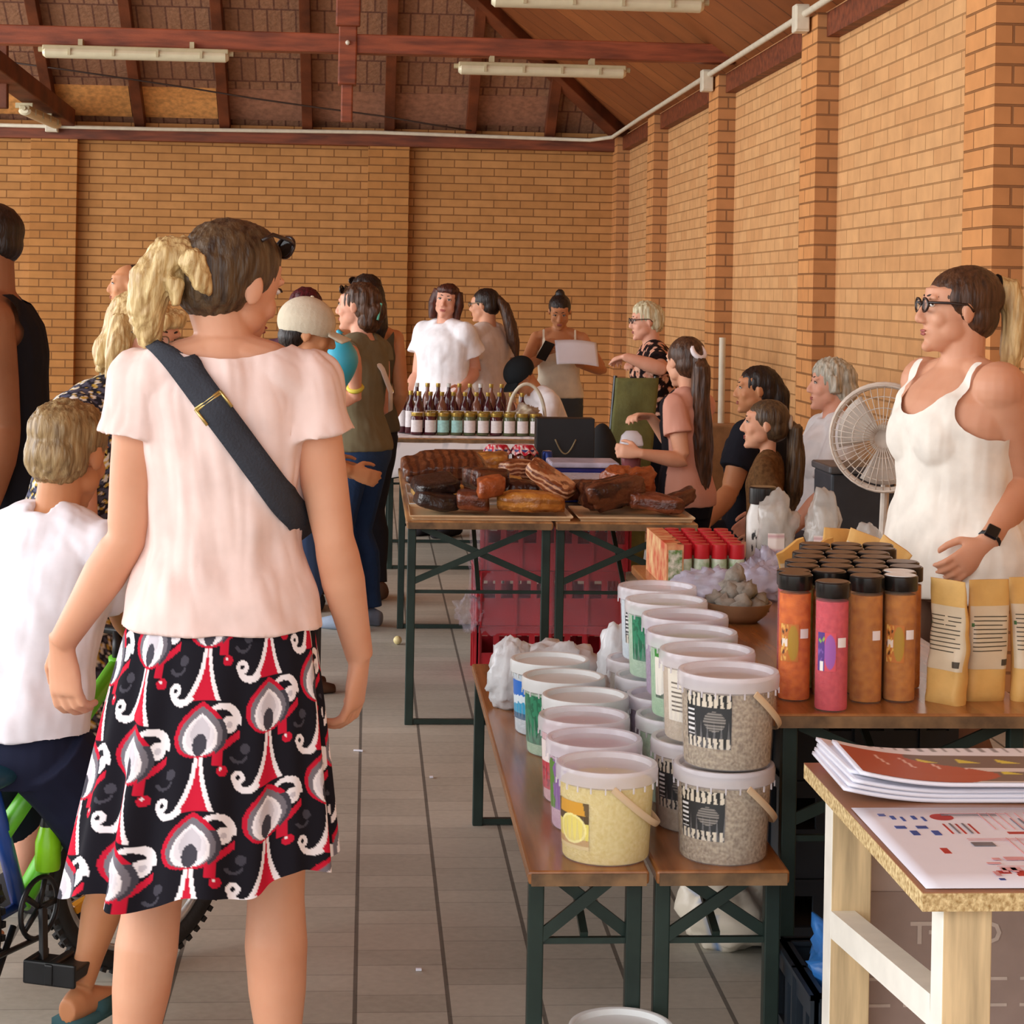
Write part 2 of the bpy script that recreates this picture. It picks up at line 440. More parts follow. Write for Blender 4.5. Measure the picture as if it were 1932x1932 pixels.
# eave strips with daylight painted in as colour, orange at left, fading paler
M_eave_daylight = mat('eave_daylight_orange', 'e8a45e', .7, var=.15, vscale=20)
M_eave_daylight2 = mat('eave_daylight_faded', 'a5745a', .7, var=.15, vscale=20)
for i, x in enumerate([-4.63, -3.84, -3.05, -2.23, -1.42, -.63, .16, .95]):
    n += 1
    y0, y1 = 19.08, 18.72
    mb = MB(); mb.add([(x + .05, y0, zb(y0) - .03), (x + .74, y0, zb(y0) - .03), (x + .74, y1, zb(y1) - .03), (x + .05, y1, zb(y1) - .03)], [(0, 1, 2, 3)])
    struct(mb.build('trim_%d' % n, M_eave_daylight if i < 4 else M_eave_daylight2, solid=.01))
g = 'rafters over the back wall'
for i, x in enumerate([-4.63, -3.84, -3.05, -2.23, -1.42, -.63, .16, .95, 1.72]):
    yt = max(14.2, EY - (EX - x)) if x > 0 else 14.2
    a = V((x, EY - .05, zb(EY - .05) - .09)); b = V((x, yt, zb(yt) - .09))
    o = MB().bar(a, b, .1, .15).build('rafter', M_raft, bevel=.006)
    struct(o); tag(o, 'dark stained roof rafter of the back slope, row of rafters over the back wall', 'rafter', g, 'structure')
o = MB().bar((EX - .02, EY - .02, EZ - .06), (EX - T, EY - T, EZ + SL * T - .06), .16, .2).build('hip_rafter', M_raft, bevel=.008); struct(o)
# tie beams, king post
for y, z in ((13.4, 3.30), (10.8, 3.37)):
    n += 1; struct(MB().box((-1.9, y, z), (8.75, .12, .13)).build('trim_%d' % n, M_beamx, bevel=.008))
n += 1
mb = MB(); mb.box((-.18, 13.4, 3.55), (.125, .16, 1.06)); mb.box((-.18, 13.31, 3.66), (.165, .07, .5)); mb.box((-.18, 13.42, 2.9), (.08, .09, .26))
struct(mb.build('trim_%d' % n, M_beamx, bevel=.01))
n += 1; struct(MB().bar(at(122, 222, 18.9), at(-40, 100, 15.5), .2, .16).build('trim_%d' % n, M_raft, bevel=.01))
n += 1; struct(MB().bar(at(6, 205, 16.5), at(6, 60, 16.5), .08, .08).build('trim_%d' % n, M_raft, bevel=.01))
tag(MB().cap((-.18 + .0, 13.318, 3.30), (-.18, 13.30, 3.30), .016).build('bolt_cap', mat('offwhite', 'd8d0bd', .5), smooth=True), 'round white bolt cap in the middle of the roof beam', 'bolt cap')
# conduit and boxes
M_cond = mat('conduit_pvc', 'd9cfb8', .45, var=.05)
pts = [V((-5, 18.93, 3.135)), V((-2, 18.93, 3.13)), V((0, 18.94, 3.15)), V((1.6, 18.95, 3.13)), V((2.1, 18.9, 3.12)), V((2.28, 18.6, 3.13))]
pts += [V((2.31, y, 3.16)) for y in (17, 15, 13.4, 11, 9, 7, 5, 3)]
o = MB().tube(pts, .019, 10).build('conduit', M_cond, smooth=True)
tag(o, 'white plastic cable conduit running along the top of the brick walls', 'conduit')
cr = o
for p_, lb in ((V((-3.04, 18.9, 3.13)), 'white junction box on the back wall beam at its left end'), (V((2.3, 13.45, 3.12)), 'white junction box on the conduit above the middle right-hand pier'), (V((2.3, 10.48, 3.14)), 'larger white junction box on the conduit near the top edge')):
    t = thing('junction_box', p_, lb, 'junction box')
    if p_.x < 0: s_ = (.12, .08, .11)
    else: s_ = (.08, .1, .15)
    MB().box((0, 0, 0), s_).build('housing', M_cond, t, bevel=.008)
    MB().box((0, -s_[1] / 2 - .004, 0), (s_[0] * .85, .012, s_[2] * .85)).build('lid', M_cond, t, bevel=.003)
pts = [at(px, py, 18.35) for px, py in ((-20, 112), (120, 131), (250, 150), (370, 168), (480, 186), (600, 203), (720, 219), (820, 236), (890, 247))]
tag(MB().tube(pts, .009, 6).build('cable', mat('dark_cable', '3a2418', .6), smooth=True), 'thin dark cable sagging across the rafters', 'cable')
# fluorescent lamps
M_diff = mat('lamp_diffuser', 'd9d0b0', .3, var=.03, spec=.6)
M_lamp = mat('lamp_housing', 'b9ab86', .4, var=.05)
M_tube = mat('lamp_tube', 'efe9d6', .3, var=.02)
def lamp(c, L, rz, label, tilt=0):
    t = thing('fluorescent_lamp', c, label, 'lamp', rz, 'fluorescent lamps under the roof')
    MB().box((0, 0, .03), (L, .09, .035)).build('housing', M_lamp, t, bevel=.008)
    d = MB(); d.loft([(V((x, 0, .0)), V((0, 1, 0)), V((0, 0, 1)), .055 * s_, .038 * s_) for x, s_ in ((-L / 2, .6), (-L / 2 + .02, 1), (L / 2 - .02, 1), (L / 2, .6))], 14)
    d = d.build('diffuser', M_diff, t, smooth=.6)
    for s_ in (-.3, .3): MB().box((L * s_, .06, .07), (.03, .15, .045)).build('bracket', M_lamp, t)
    for k in range(4): MB().box((-L / 2 + .18 + k * (L - .36) / 3, -.058, .004), (.018, .012, .05)).build('clip', M_lamp, t)
    MB().tube([(-L / 2 - .03, 0, .02), (-L / 2, 0, .02)], .018).build('end_cap', M_lamp, t)
    MB().tube([(L / 2, 0, .02), (L / 2 + .03, 0, .02)], .018).build('end_cap', M_lamp, t)
    if tilt: t.rotation_euler = (0, tilt, rz)
    return t
c = at(257, 103, 13.27); lamp(c, 1.23, 0, 'fluorescent lamp under the roof beam, to the left of the king post')
c = at(1023, 134, 13.27); lamp(c, 1.14, 0, 'fluorescent lamp under the roof beam, to the right of the king post')
c = at(1128, 6, 10.7); lamp(c, 1.17, 0, 'fluorescent lamp cut by the top edge of the photo')
a, b = at(48, 188, 17.2), at(108, 216, 18.4)
c = (a + b) / 2 - V((0, 0.05, .1)); lamp(c, (b - a).length, math.atan2((b - a).y, (b - a).x), 'short lamp along the dark diagonal roof beam in the upper left', math.atan2((a - b).z, (b - a).xy.length))
# ============================================================ tables and benches
M_green = mat('green_steel', '2b3a34', .45, metal=.3, var=.15, vscale=9, spec=.5)
M_ttop = mat('worn_varnished_wood', 'b88a58', .32, var=.3, vscale=5, stretch=(6, .6, 6), col2='7d5430', spec=.5)
M_tedge = mat('worn_wood_edge', '8a6a48', .6, var=.4, vscale=16, col2='54402c')
M_btop = mat('orange_varnished_wood', 'a87040', .22, var=.25, vscale=4, stretch=(7, .5, 7), col2='83532d', spec=.55)
def folding_table(name, x0, x1, y0, y1, h, label, cat, group, top, legs_at=.05, brace=.2, stretch=.5, ins=.022):
    w, L = x1 - x0, y1 - y0
    t = thing(name, ((x0 + x1) / 2, (y0 + y1) / 2, 0), label, cat, 0, group)
    MB().box((0, 0, h - .014), (w, L, .028)).build('tabletop' if h > .6 else 'seat', top, t, bevel=.006)
    for s in (-1, 1): MB().box((0, s * (L / 2 + .001), h - .017), (w - .012, .006, .024)).build('edge_band', M_tedge, t)
    zt = h - .03
    for s in (-1, 1):
        y = s * (L / 2 - legs_at)
        for k in (-1, 1):
            MB().box((k * (w / 2 - ins), y, zt / 2), (.032, .03, zt)).build('leg', M_green, t, bevel=.003)
        b = MB(); zb_ = zt - brace
        b.bar((-w / 2 + ins + .008, y + .01 * s, zb_), (w / 2 - .06, y, zt), .024, .008, (0, 1, 0))
        b.bar((w / 2 - ins - .008, y - .01 * s, zb_), (-w / 2 + .06, y, zt), .024, .008, (0, 1, 0))
        b.build('cross_brace', M_green, t)
        MB().box((0, y, stretch), (w - 2 * ins, .012, .012)).build('stretcher', M_green, t)
        f = MB(); f.box((0, y, .012), (w - 2 * ins, .02, .018)); f.build('foot_bar', M_green, t)
        r = MB(); r.bar((0, y - s * .0, stretch + .01), (0, y - s * .5, zt), .016, .012); r.build('folding_strut', M_green, t)
    return t
folding_table('folding_table', .152, .702, 7.33, 9.53, .77, 'left of the two folding tables with smoked meat on it, dark green legs', 'table', None, M_ttop)
folding_table('folding_table', .712, 1.252, 7.33, 9.53, .77, 'right of the two folding tables with smoked meat, next to the girl with the drink', 'table', None, M_ttop)
folding_table('folding_table', .845, 1.42, 4.0, 6.2, .77, 'folding table with varnished top that carries the black-lidded jars', 'table', None, M_btop, ins=.046)
folding_table('folding_bench', .335, .578, 3.885, 6.06, .48, 'folding bench under the yellow bucket, the one beside the aisle', 'bench', None, M_btop, .07, .12, .32)
folding_table('folding_bench', .592, .862, 3.885, 6.06, .48, 'folding bench under the stacked grey salt buckets', 'bench', None, M_btop, .07, .12, .32)
folding_table('folding_table', .12, 1.3, 11.45, 12.75, .77, 'table at the back under the white cloth with bottles and jars', 'table', None, M_ttop)

# ------------------------------------------------------------ buckets
M_plast = mat('clear_plastic', 'e6e4e8', .2, alpha=.17, var=.02, spec=.6)
M_lid = mat('milky_lid', 'f4f1f8', .2, alpha=.52, var=.03, spec=.6)
M_wlid = mat('white_lid', 'e4e8e8', .35, alpha=.93, var=.02)
M_handle = mat('beige_handle', 'e0c5a0', .4, var=.03)
M_print = colattr('printed_label', .4)
M_printm = colattr('printed_cloth', .85, .1)
def content_mat(name, c1, c2, sc=60):
    return mat(name, c1, .9, col2=c2, vscale=sc, bump=.3, bscale=sc * 2, spec=.1)
FILL = {'yellow': content_mat('yellow_bath_salt', 'f2e09a', 'e6cf7c', 120), 'grey': content_mat('grey_salt', 'c6b598', '8e7c64', 150), 'lilac': content_mat('lilac_salt', 'dcbccb', 'cfa9bd', 90),
        'pink': content_mat('pink_salt', 'e5c3c6', 'd8aeb4', 90), 'white': content_mat('white_salt', 'e6e2da', 'd4cec4', 90), 'mint': content_mat('mint_salt', 'c4e0c4', 'aed0b0', 90),
        'green': content_mat('green_salt', 'b4d6b0', '9cc49c', 90), 'ice': content_mat('ice_salt', 'dfeaf0', 'cbdbe4', 90), 'sand': content_mat('sand_salt', 'd8c8b0', 'c4b298', 70), 'violet': content_mat('violet_salt', 'b7a2bd', 'a38fab', 90)}
BR, BH = .104, .19
def lab_fn(kind):
    def f(u, v):   # u 0..1 across, v 0..1 up
        n1 = noise.noise(V((u * 9, v * 9, len(kind))))
        if kind == 'lemon':
            if (u - .55) ** 2 / .16 + (v - .42) ** 2 / .1 < 1: return rgb('f2e27a') if (u - .55) ** 2 / .12 + (v - .42) ** 2 / .07 < 1 else rgb('fff3a0')
            if v > .72: return rgb('e0a53c') if abs(u - .5) < .42 - (v - .72) * .2 else rgb('6e5a3a')
            if v < .2: return rgb('c9a05a') if v > .08 else rgb('e6cf90')
            return rgb('5d4a2e') if .55 < v < .72 else rgb('eadb6e')
        if kind == 'black':
            if v > .76 or v < .2:
                k = math.sin(u * 52 + n1 * 2.2); return rgb('2b2b2b') if k > .25 else rgb('e2d8c4')
            if u < .22 and (v - .5) ** 2 < .08: return rgb('ededed') if abs((v * 11) % 1 - .5) < .2 and u > .03 else rgb('262829')
            if (u - .66) ** 2 / .05 + (v - .5) ** 2 / .035 < 1: return rgb('8f8a84') if math.sin(v * 120) > -.4 else rgb('3c3c3c')
            return rgb('36383a')
        if kind == 'green': return rgb('2d8a62') if math.sin((u * 5 + v * 3 + n1) * 4) > -.3 else rgb('1d6a4a')
        if kind == 'leaf':
            if (u - .1) ** 2 / .1 + (v - .45) ** 2 / .16 < 1: return rgb('f2efe2')
            return rgb('3f8f3a') if v > .3 + n1 * .3 else rgb('1d5226')
        if kind == 'purple': return rgb('e6dcf0') if abs(u - .45) < .07 and math.sin(v * 40) > -.2 else rgb('6d3a8e')
        if kind == 'lavender': return rgb('5f8f3a') if u < .28 + n1 * .15 else (rgb('f0e6f5') if abs(u - .62) < .05 and math.sin(v * 60) > 0 else rgb('8f6aa5'))
        if kind == 'red': return rgb('f5e9e6') if v > .55 else (rgb('c23544') if n1 > -.15 else rgb('8e1f2e'))
        if kind == 'sea': return rgb('1f6fd0') if v > .62 + n1 * .1 else (rgb('dff0fa') if v > .42 + n1 * .15 else rgb('2ea3cf') if v > .15 else rgb('1d5f86'))
        if kind == 'beige':
            if u > .78 and abs(v - .5) < .25: return rgb('8d854c')
            if .12 < u < .7 and .2 < v < .8 and math.sin(v * 70) > .45: return rgb('6e6558')
            return rgb('efe8d8')
        return rgb('dddddd')
    return f
def make_bucket(fill, lab, az, lid=None, level=.86, lab_w=.9, lab_z=(.035, .125), handle=True):
    t = thing('bucket', (0, 0, 0), 'bucket', 'bucket')
    MB().lathe([(.088, 0), (.091, .004), (.098, BH - .03), (.0985, BH - .012)], n=40, cap=False).build('pail', M_plast, t, smooth=.7)
    MB().lathe([(.001, .002), (.086, .002), (.0885, .006), (.0955, BH * level - .012), (.093, BH * level - .004), (.001, BH * level)], n=40).build('contents', FILL[fill], t, smooth=.7)
    l = lid or M_lid
    q = MB().lathe([(.099, BH - .034), (.1045, BH - .03), (.1055, BH - .008), (.103, BH), (.098, BH + .001), (.093, BH - .001), (.091, BH - .012), (.001, BH - .013)], n=48, cap=False)
    for k in range(22):
        a = 2 * PI * k / 22; q.box((.104 * math.cos(a), .104 * math.sin(a), BH - .036), (.003, .003, .012), Matrix.Rotation(a, 3, 'Z'))
    q.build('lid', l, t, smooth=.7)
    if handle:
        a0 = az + 1.0; ax = V((math.cos(a0), math.sin(a0), 0)); b = V((-math.sin(a0), math.cos(a0), 0)); phi = .72
        b2 = b * math.cos(phi) - V((0, 0, 1)) * math.sin(phi); h = MB(); secs = []
        for i in range(25):
            th = PI * i / 24
            p_ = ax * (math.cos(th) * .107) + b2 * (math.sin(th) * .142) + V((0, 0, BH - .03))
            tg = (ax * (-math.sin(th)) + b2 * (math.cos(th) * 1.3)).normalized(); nn = (ax * math.cos(th) + b2 * math.sin(th)).normalized(); sd = tg.cross(nn).normalized()
            secs.append((p_, nn, sd, .002, .007))
        h.loft(secs, 8); h.build('handle', M_handle, t, smooth=.9)
    if lab:
        z0, z1 = lab_z
        def g_(u, v):
            a = az + (u - .5) * lab_w; r = .0895 + .0095 * ((z0 + (z1 - z0) * v) / BH) + .0008
            return (r * math.cos(a), r * math.sin(a), z0 + (z1 - z0) * v)
        f = lab_fn(lab); o = MB().grid(g_, 48, 60).build('label', M_print, t, smooth=True)
        def pf(co):
            a = math.atan2(co.y, co.x) - az
            a = (a + PI) % (2 * PI) - PI
            return f(a / lab_w + .5, (co.z - z0) / (z1 - z0))
        paint(o, pf)
    return t
AZ = -PI / 2 - .85      # towards the camera and to its left
def place(o, p_, label, group=None, rz=0):
    o.location = p_; o['label'] = label; o.rotation_euler = (0, 0, rz)
    if group: o['group'] = group
    return o
def bx_(px, Y, z): return at(px, 1400, Y).x
gL, gU, gD = 'bath salt buckets on the bench by the aisle', 'bath salt buckets stacked on top', 'lower buckets under the stacked ones'
for fill, lab, px, Y, lid, lv, lz, lb in (
    ('yellow', 'lemon', 1146, 4.0, None, .84, (.03, .125), 'clear bucket of yellow bath salt with a lemon label, front of the bench'),
    ('lilac', 'lavender', 1121, 4.225, None, .9, (.045, .15), 'bucket of lilac bath salt directly behind the yellow one'),
    ('pink', 'red', 1101, 4.45, None, .9, (.03, .14), 'bucket of pink bath salt with a red and white label'),
    ('white', None, 1103, 4.675, M_wlid, .9, (.03, .14), 'white-rimmed bucket between the pink one and the green-labelled one'),
    ('mint', 'green', 1061, 4.905, M_wlid, .9, (.03, .15), 'white-lidded bucket with a dark green label on the aisle bench'),
    ('ice', 'sea', 1035, 5.135, M_wlid, .9, (.04, .14), 'white-lidded bucket with a blue sea label, beside the plastic bags')):
    place(make_bucket(fill, lab, AZ - .15, lid, lv, 1.0, lz, lid is None), (bx_(px, Y, .5), Y, .48), lb, gL)
Us = (('grey', 'black', 1372, 4.0, 'grey salt bucket with black label, topmost at the front of the stack'),
      ('sand', 'beige', 1331, 4.23, 'stacked bucket with a cream label, second from the front of the upper row'),
      ('green', 'leaf', 1302, 4.46, 'stacked bucket of pale green salt with a dark leaf label'),
      ('violet', 'purple', 1288, 4.69, 'stacked bucket with a purple label in the upper row'),
      ('mint', 'green', 1252, 4.92, 'stacked bucket of mint salt with a green label in the upper row'),
      ('ice', 'black', 1235, 5.15, 'stacked pale bucket with a black oval label, last of the upper row'))
Ds = (('grey', 'black', 1367, 'grey salt bucket with black label standing on the bench under another'), ('sand', 'black', 1318, 'bucket under the stacked one with the cream label'),
      ('mint', None, 1284, 'bucket under the stacked pale green one'), ('violet', None, 1262, 'bucket under the stacked purple-labelled one'), ('ice', None, 1236, 'bucket under the stacked mint one'), ('white', None, 1216, 'bucket under the last stacked one of the row'))
for (f1, l1, p1, Y, b1), (f2, l2, p2, b2) in zip(Us, Ds):
    place(make_bucket(f2, l2, AZ + .15, None, .92, 1.1, (.05, .15)), (bx_(p2, Y, .5), Y, .48), b2, gD)
    place(make_bucket(f1, l1, AZ + .2, None, .9, 1.1, (.045, .155), l1 == 'black' and Y < 4.1), (bx_(p1, Y, .5), Y, .48 + BH + .001), b1, gU)
place(make_bucket('white', None, AZ, M_wlid, .9), V((at(1172, 1940, 3.836).x, 3.836, 0)), 'white-lidded bucket on the floor, cut by the bottom edge', None)

# ------------------------------------------------------------ crumpled bags
M_bag = mat('white_plastic_bag', 'e4e8ec', .3, alpha=.86, var=.06, spec=.6, bump=.5, bscale=25)
M_clear = mat('clear_film', 'dcd6e6', .15, alpha=.12, var=.1, spec=.9, bump=.6, bscale=18)
M_zip = mat('lavender_zip_bag', 'cfcbe0', .2, alpha=.62, var=.08, spec=.8, bump=.6, bscale=22)
def blob(name, c, r, m, label, cat, group=None, amp=.25, sc=6, flat=True, seed=0, n=36, mm=24, parent=None, sharp=False):
    mb = MB().ell((0, 0, 0), r, n=n, m=mm)
    R = min(r)
    for v in mb.v:
        d = noise.noise(v * sc / max(r) * .35 + V((seed, seed * 2.3, 0))) + .6 * noise.noise(v * sc / max(r) + V((seed, 0, seed)))
        if sharp: d = abs(d) * 1.6 - .4
        v += v.normalized() * (d * amp * R)
        if flat: v.z = max(v.z, -r[2] * .78)
    zmin = min(v.z for v in mb.v)
    for v in mb.v: v.z -= zmin
    o = mb.build(name, m, parent, smooth=True)
    if parent is None:
        o.location = c; tag(o, label, cat, group)
    else: o.location = c
    return o
gb = 'crumpled white plastic bags on the far end of the bench'
for i, (px, Y, r, lb) in enumerate(((930, 5.42, (.06, .07, .11), 'white plastic bag hanging over the aisle edge of the bench'), (1045, 5.6, (.15, .1, .085), 'white carrier bag lying behind the blue-labelled bucket'), (1110, 5.35, (.07, .07, .06), 'crumpled pale bag beside the green-labelled bucket'), (1160, 5.45, (.05, .06, .13), 'upright white bag between the two bucket rows'))):
    x = at(px, 1300, Y).x
    if px == 930: x = .405
    blob('plastic_bag', (x, Y, .48), r, M_bag, lb, 'bag', gb, .3, 7, seed=i * 3.1 + 1, sharp=True)

# ------------------------------------------------------------ jars with black lids
M_black = mat('black_lid', '1c1a18', .25, var=.1, spec=.6)
M_glassy = mat('jar_plastic', 'f0e8e0', .08, alpha=.07, var=.01, spec=.9)
M_sticker = mat('price_sticker', 'efe6e4', .5, var=.02)
M_wtop = mat('white_lid_top', 'dcdcd8', .3, var=.02)
M_lidtop = mat('lid_top_sheen', '5b4638', .35, var=.08)
JC = {'orange': content_mat('orange_salt', 'e8792a', 'c95a18', 60), 'pinkj': content_mat('raspberry_salt', 'd8525e', 'c23f50', 90), 'amber': content_mat('amber_salt', 'c98230', 'ab6620', 60), 'redj': content_mat('red_salt', 'b83a3e', '8e2830', 60), 'limej': content_mat('lime_salt', 'b9c46a', '96a548', 60)}
def jar_label(t, kind, az, r, z0, z1, wa=1.15):
    def g_(u, v):
        a = az + (u - .5) * wa
        return (r * math.cos(a), r * math.sin(a), z0 + (z1 - z0) * v)
    o = MB().grid(g_, 30, 34).build('label', M_print, t, smooth=True)
    def pf(co):
        a = math.atan2(co.y, co.x) - az; a = (a + PI) % (2 * PI) - PI
        u, v = a / wa + .5, (co.z - z0) / (z1 - z0); n1 = noise.noise(V((u * 7, v * 7, 3)))
        if kind == 'grape':
            if u < .4: return rgb('f2efe8') if v < .25 and abs(u - .25) < .1 else (rgb('5a3a86') if n1 > -.2 else rgb('8fae4a') if v > .7 else rgb('7d5aa8'))
            return rgb('a05aa8') if (u - .7) ** 2 / .09 + (v - .5) ** 2 / .2 < 1 else rgb('d8525e')
        if u < .45: return rgb('e6b25a') if n1 > .15 else (rgb('5a3a22') if n1 < -.25 else rgb('c97a3a')) if not (.4 < v < .6 and abs(u - .25) < .18) else rgb('f0e2d0')
        return rgb('b28a2a') if (u - .72) ** 2 / .08 + (v - .5) ** 2 / .22 < 1 else rgb('c7762f')
    paint(o, pf)
def make_jar(fill, lab=None, sticker=True, white=False, H=.268):
    t = thing('jar', (0, 0, 0), 'jar', 'jar', 0)
    MB().lathe([(.001, .003), (.0325, .003), (.0335, .008), (.0335, H - .04), (.001, H - .036)], n=24).build('bath_salt', JC[fill], t, smooth=.7)
    MB().lathe([(.034, 0), (.0355, .004), (.0355, H - .03)], n=24, cap=False).build('body', M_glassy, t, smooth=.7)
    MB().lathe([(.036, H - .032), (.0372, H - .03), (.0372, H - .002), (.0355, H), (.001, H)], n=24).build('lid', M_black, t, smooth=.6)
    MB().lathe([(.033, H), (.033, H + .0012), (.001, H + .0012)], n=24).build('lid_disc', M_wtop if white else M_lidtop, t)
    if lab: jar_label(t, lab, -PI / 2 - .55, .0362, .085, .165)
    if sticker:
        def g_(u, v):
            a = -PI / 2 + .12 + u * .55; return (.0368 * math.cos(a), .0368 * math.sin(a), .135 + .02 * v)
        MB().grid(g_, 8, 2).build('price_sticker', M_sticker, t)
    return t
gj = 'tall bath salt jars on the varnished table'
for px, py, fill, lab, w_, lb in ((1497, 1318, 'orange', 'fruit', 0, 'tall jar of bright orange bath salt with black lid, front left of the jars'), (1567, 1338, 'pinkj', 'grape', 0, 'tall jar of raspberry pink bath salt with a grape label'), (1632, 1322, 'amber', None, 0, 'tall jar of amber bath salt right beside the pink jar'), (1695, 1320, 'amber', 'fruit', 1, 'amber jar with a white-topped lid next to the kraft pouches')):
    place(make_jar(fill, lab, True, w_), onz(px, py, .77), lb, gj)
protos = {k: make_jar(k, None, False) for k in ('redj', 'limej', 'amber', 'orange')}
pw = make_jar('amber', None, False, True)
first = set()
k = 0
for r in range(1, 8):
    for c_ in range(4 if r < 4 else 3):
        Y = 4.13 + r * .076; X = .905 + .025 * r + c_ * .0775 + (.0 if r % 2 else .012)
        key = ('orange', 'redj', 'limej', 'amber')[(r + c_ * 2) % 4] if c_ < 1 else 'amber'
        src = protos[key]
        if c_ == 3 and r == 1: src = pw
        lb = 'black-lidded bath salt jar, row %s behind the front jars, number %s from the aisle' % (('one', 'two', 'three', 'four', 'five', 'six', 'seven')[r - 1], ('one', 'two', 'three', 'four')[c_])
        if src.name not in first:
            first.add(src.name); place(src, (X, Y, .77), lb, gj)
        else: dup(src, (X, Y, .77), random.random(), lb, gj)
# ------------------------------------------------------------ kraft pouches
M_kraft = mat('kraft_paper', 'd9ac62', .6, var=.12, vscale=9, bump=.25, bscale=30)
M_kwin = mat('pouch_paper_band', 'd2bfa0', .3, var=.06)
M_dkp = mat('pouch_print', '4a4030', .6)
def make_pouch(w=.094, h=.262, d=.05, seed=0):
    t = thing('pouch', (0, 0, 0), 'pouch', 'pouch')
    def shp(u, v, off=0):
        z = h * v; dd = d * (1 - v) ** .8 * .5 * (1 if v > .02 else .8) + .003 + off
        a = 2 * PI * u; x = math.cos(a); y = math.sin(a)
        ex = .35
        X = (abs(x) ** ex) * (1 if x > 0 else -1) * w / 2; Yv = y * dd
        n_ = noise.noise(V((X * 25, z * 20, seed))) * .004
        return V((X + n_, Yv + n_ * 1.5 + .012 * math.sin(v * 3 + seed), z))
    mb = MB().grid(lambda u, v: shp(u, v), 40, 30, True); b = len(mb.v)
    mb.f.append(tuple(range(40))); mb.m.append(0); mb.f.append(tuple(range(b - 40, b))); mb.m.append(0)
    mb.build('body', M_kraft, t, smooth=.9)
    def win(u, v): return shp(.56 + u * .38, .27 + v * .52, .0012)
    MB().grid(win, 14, 14).build('label', M_kwin, t, smooth=True)
    p_ = MB()
    for i in range(9): p_.grid(lambda u, v, i=i: shp(.64 + u * (.2 if i % 3 else .14), .42 + i * .035 + v * .008, .0022), 6, 1)
    p_.grid(lambda u, v: shp(.78 + u * .1, .3 + v * .05, .0022), 4, 2)
    p_.build('lettering', M_dkp, t)
    MB().grid(lambda u, v: shp(.6 + u * .05, .62 + v * .03, .0024), 3, 2).build('leaf_mark', mat('leaf_mark', '3c6a2c', .5), t)
    return t
gp = 'kraft paper stand-up pouches'
for i, (px, Y, rz, lb) in enumerate(((1783, 4.12, -.95, 'kraft pouch turned sideways, next to the white-topped jar'), (1857, 4.14, .18, 'kraft pouch with a clear window facing the camera'), (1942, 4.16, .1, 'kraft pouch cut by the right edge of the photo'))):
    place(make_pouch(seed=i * 2.2), (at(px, 1340, Y).x, Y, .77), lb, gp, rz)
pp = make_pouch(.09, .16, .035, 9)
o = MB().box((0, 0, .05), (.28, .26, .1)).build('carton', M_kraft, bevel=.004); o.location = (1.25, 5.03, .771); tag(o, 'low kraft carton under the small pouches behind the jars', 'carton')
gp2 = 'small kraft pouches lying behind the jars'
for i, (px, py, Y, e, lb) in enumerate(((1597, 1000, 4.86, (.15, .1, .3), 'small kraft pouch standing in the middle of the pile behind the jars'), (1632, 1015, 4.82, (.1, .35, -.2), 'small kraft pouch leaning to the right behind the jars'), (1572, 1040, 4.76, (.4, -.3, .5), 'small kraft pouch leaning to the left beside the bag of salt'), (1535, 1040, 4.86, (.5, -.5, .3), 'small kraft pouch behind the leftmost jars'), (1672, 1045, 4.8, (.2, .6, -.4), 'small kraft pouch tipped over towards the vendor'))):
    q = pp if i == 0 else dup(pp, (0, 0, 0))
    place(q, (at(px, py, Y).x, Y + .2, .874), lb, gp2); q.rotation_euler = e
# ------------------------------------------------------------ salt jar and clear bags of salt
M_salt = mat('pale_salt', 'c9c4ba', .7, col2='9d968c', vscale=40, bump=.3)
M_rock = mat('grey_rock_salt', '9d958a', .85, col2='6d655c', vscale=22, bump=.5, bscale=40)
t = thing('plastic_jar', V((at(1438, 1010, 6.02).x, 6.02, .77)), 'white plastic jar with black screw lid and black print', 'jar'); t.scale = (1.08, 1.08, 1.62)
MB().lathe([(.044, 0), (.046, .005), (.046, .11), (.036, .13), (.034, .135)], n=24).build('body', mat('white_jar', 'd8d4cc', .35), t, smooth=.7)
MB().lathe([(.039, .135), (.04, .138), (.04, .165), (.036, .168), (.001, .168)], n=24).build('lid', M_black, t, smooth=.6)
def g_(u, v):
    a = -PI / 2 - .9 + u * 1.5; return (.0466 * math.cos(a), .0466 * math.sin(a), .02 + .07 * v)
o = MB().grid(g_, 30, 30).build('label', M_print, t, smooth=True)
paint(o, lambda c_: rgb('2a2a28') if noise.noise(V((math.atan2(c_.y, c_.x) * 6, c_.z * 60, 2))) > .12 else rgb('d8d4cc'))
M_sbag = mat('salt_bag_film', 'cfc9c0', .15, alpha=.55, var=.1, spec=.9, bump=.5, bscale=20)
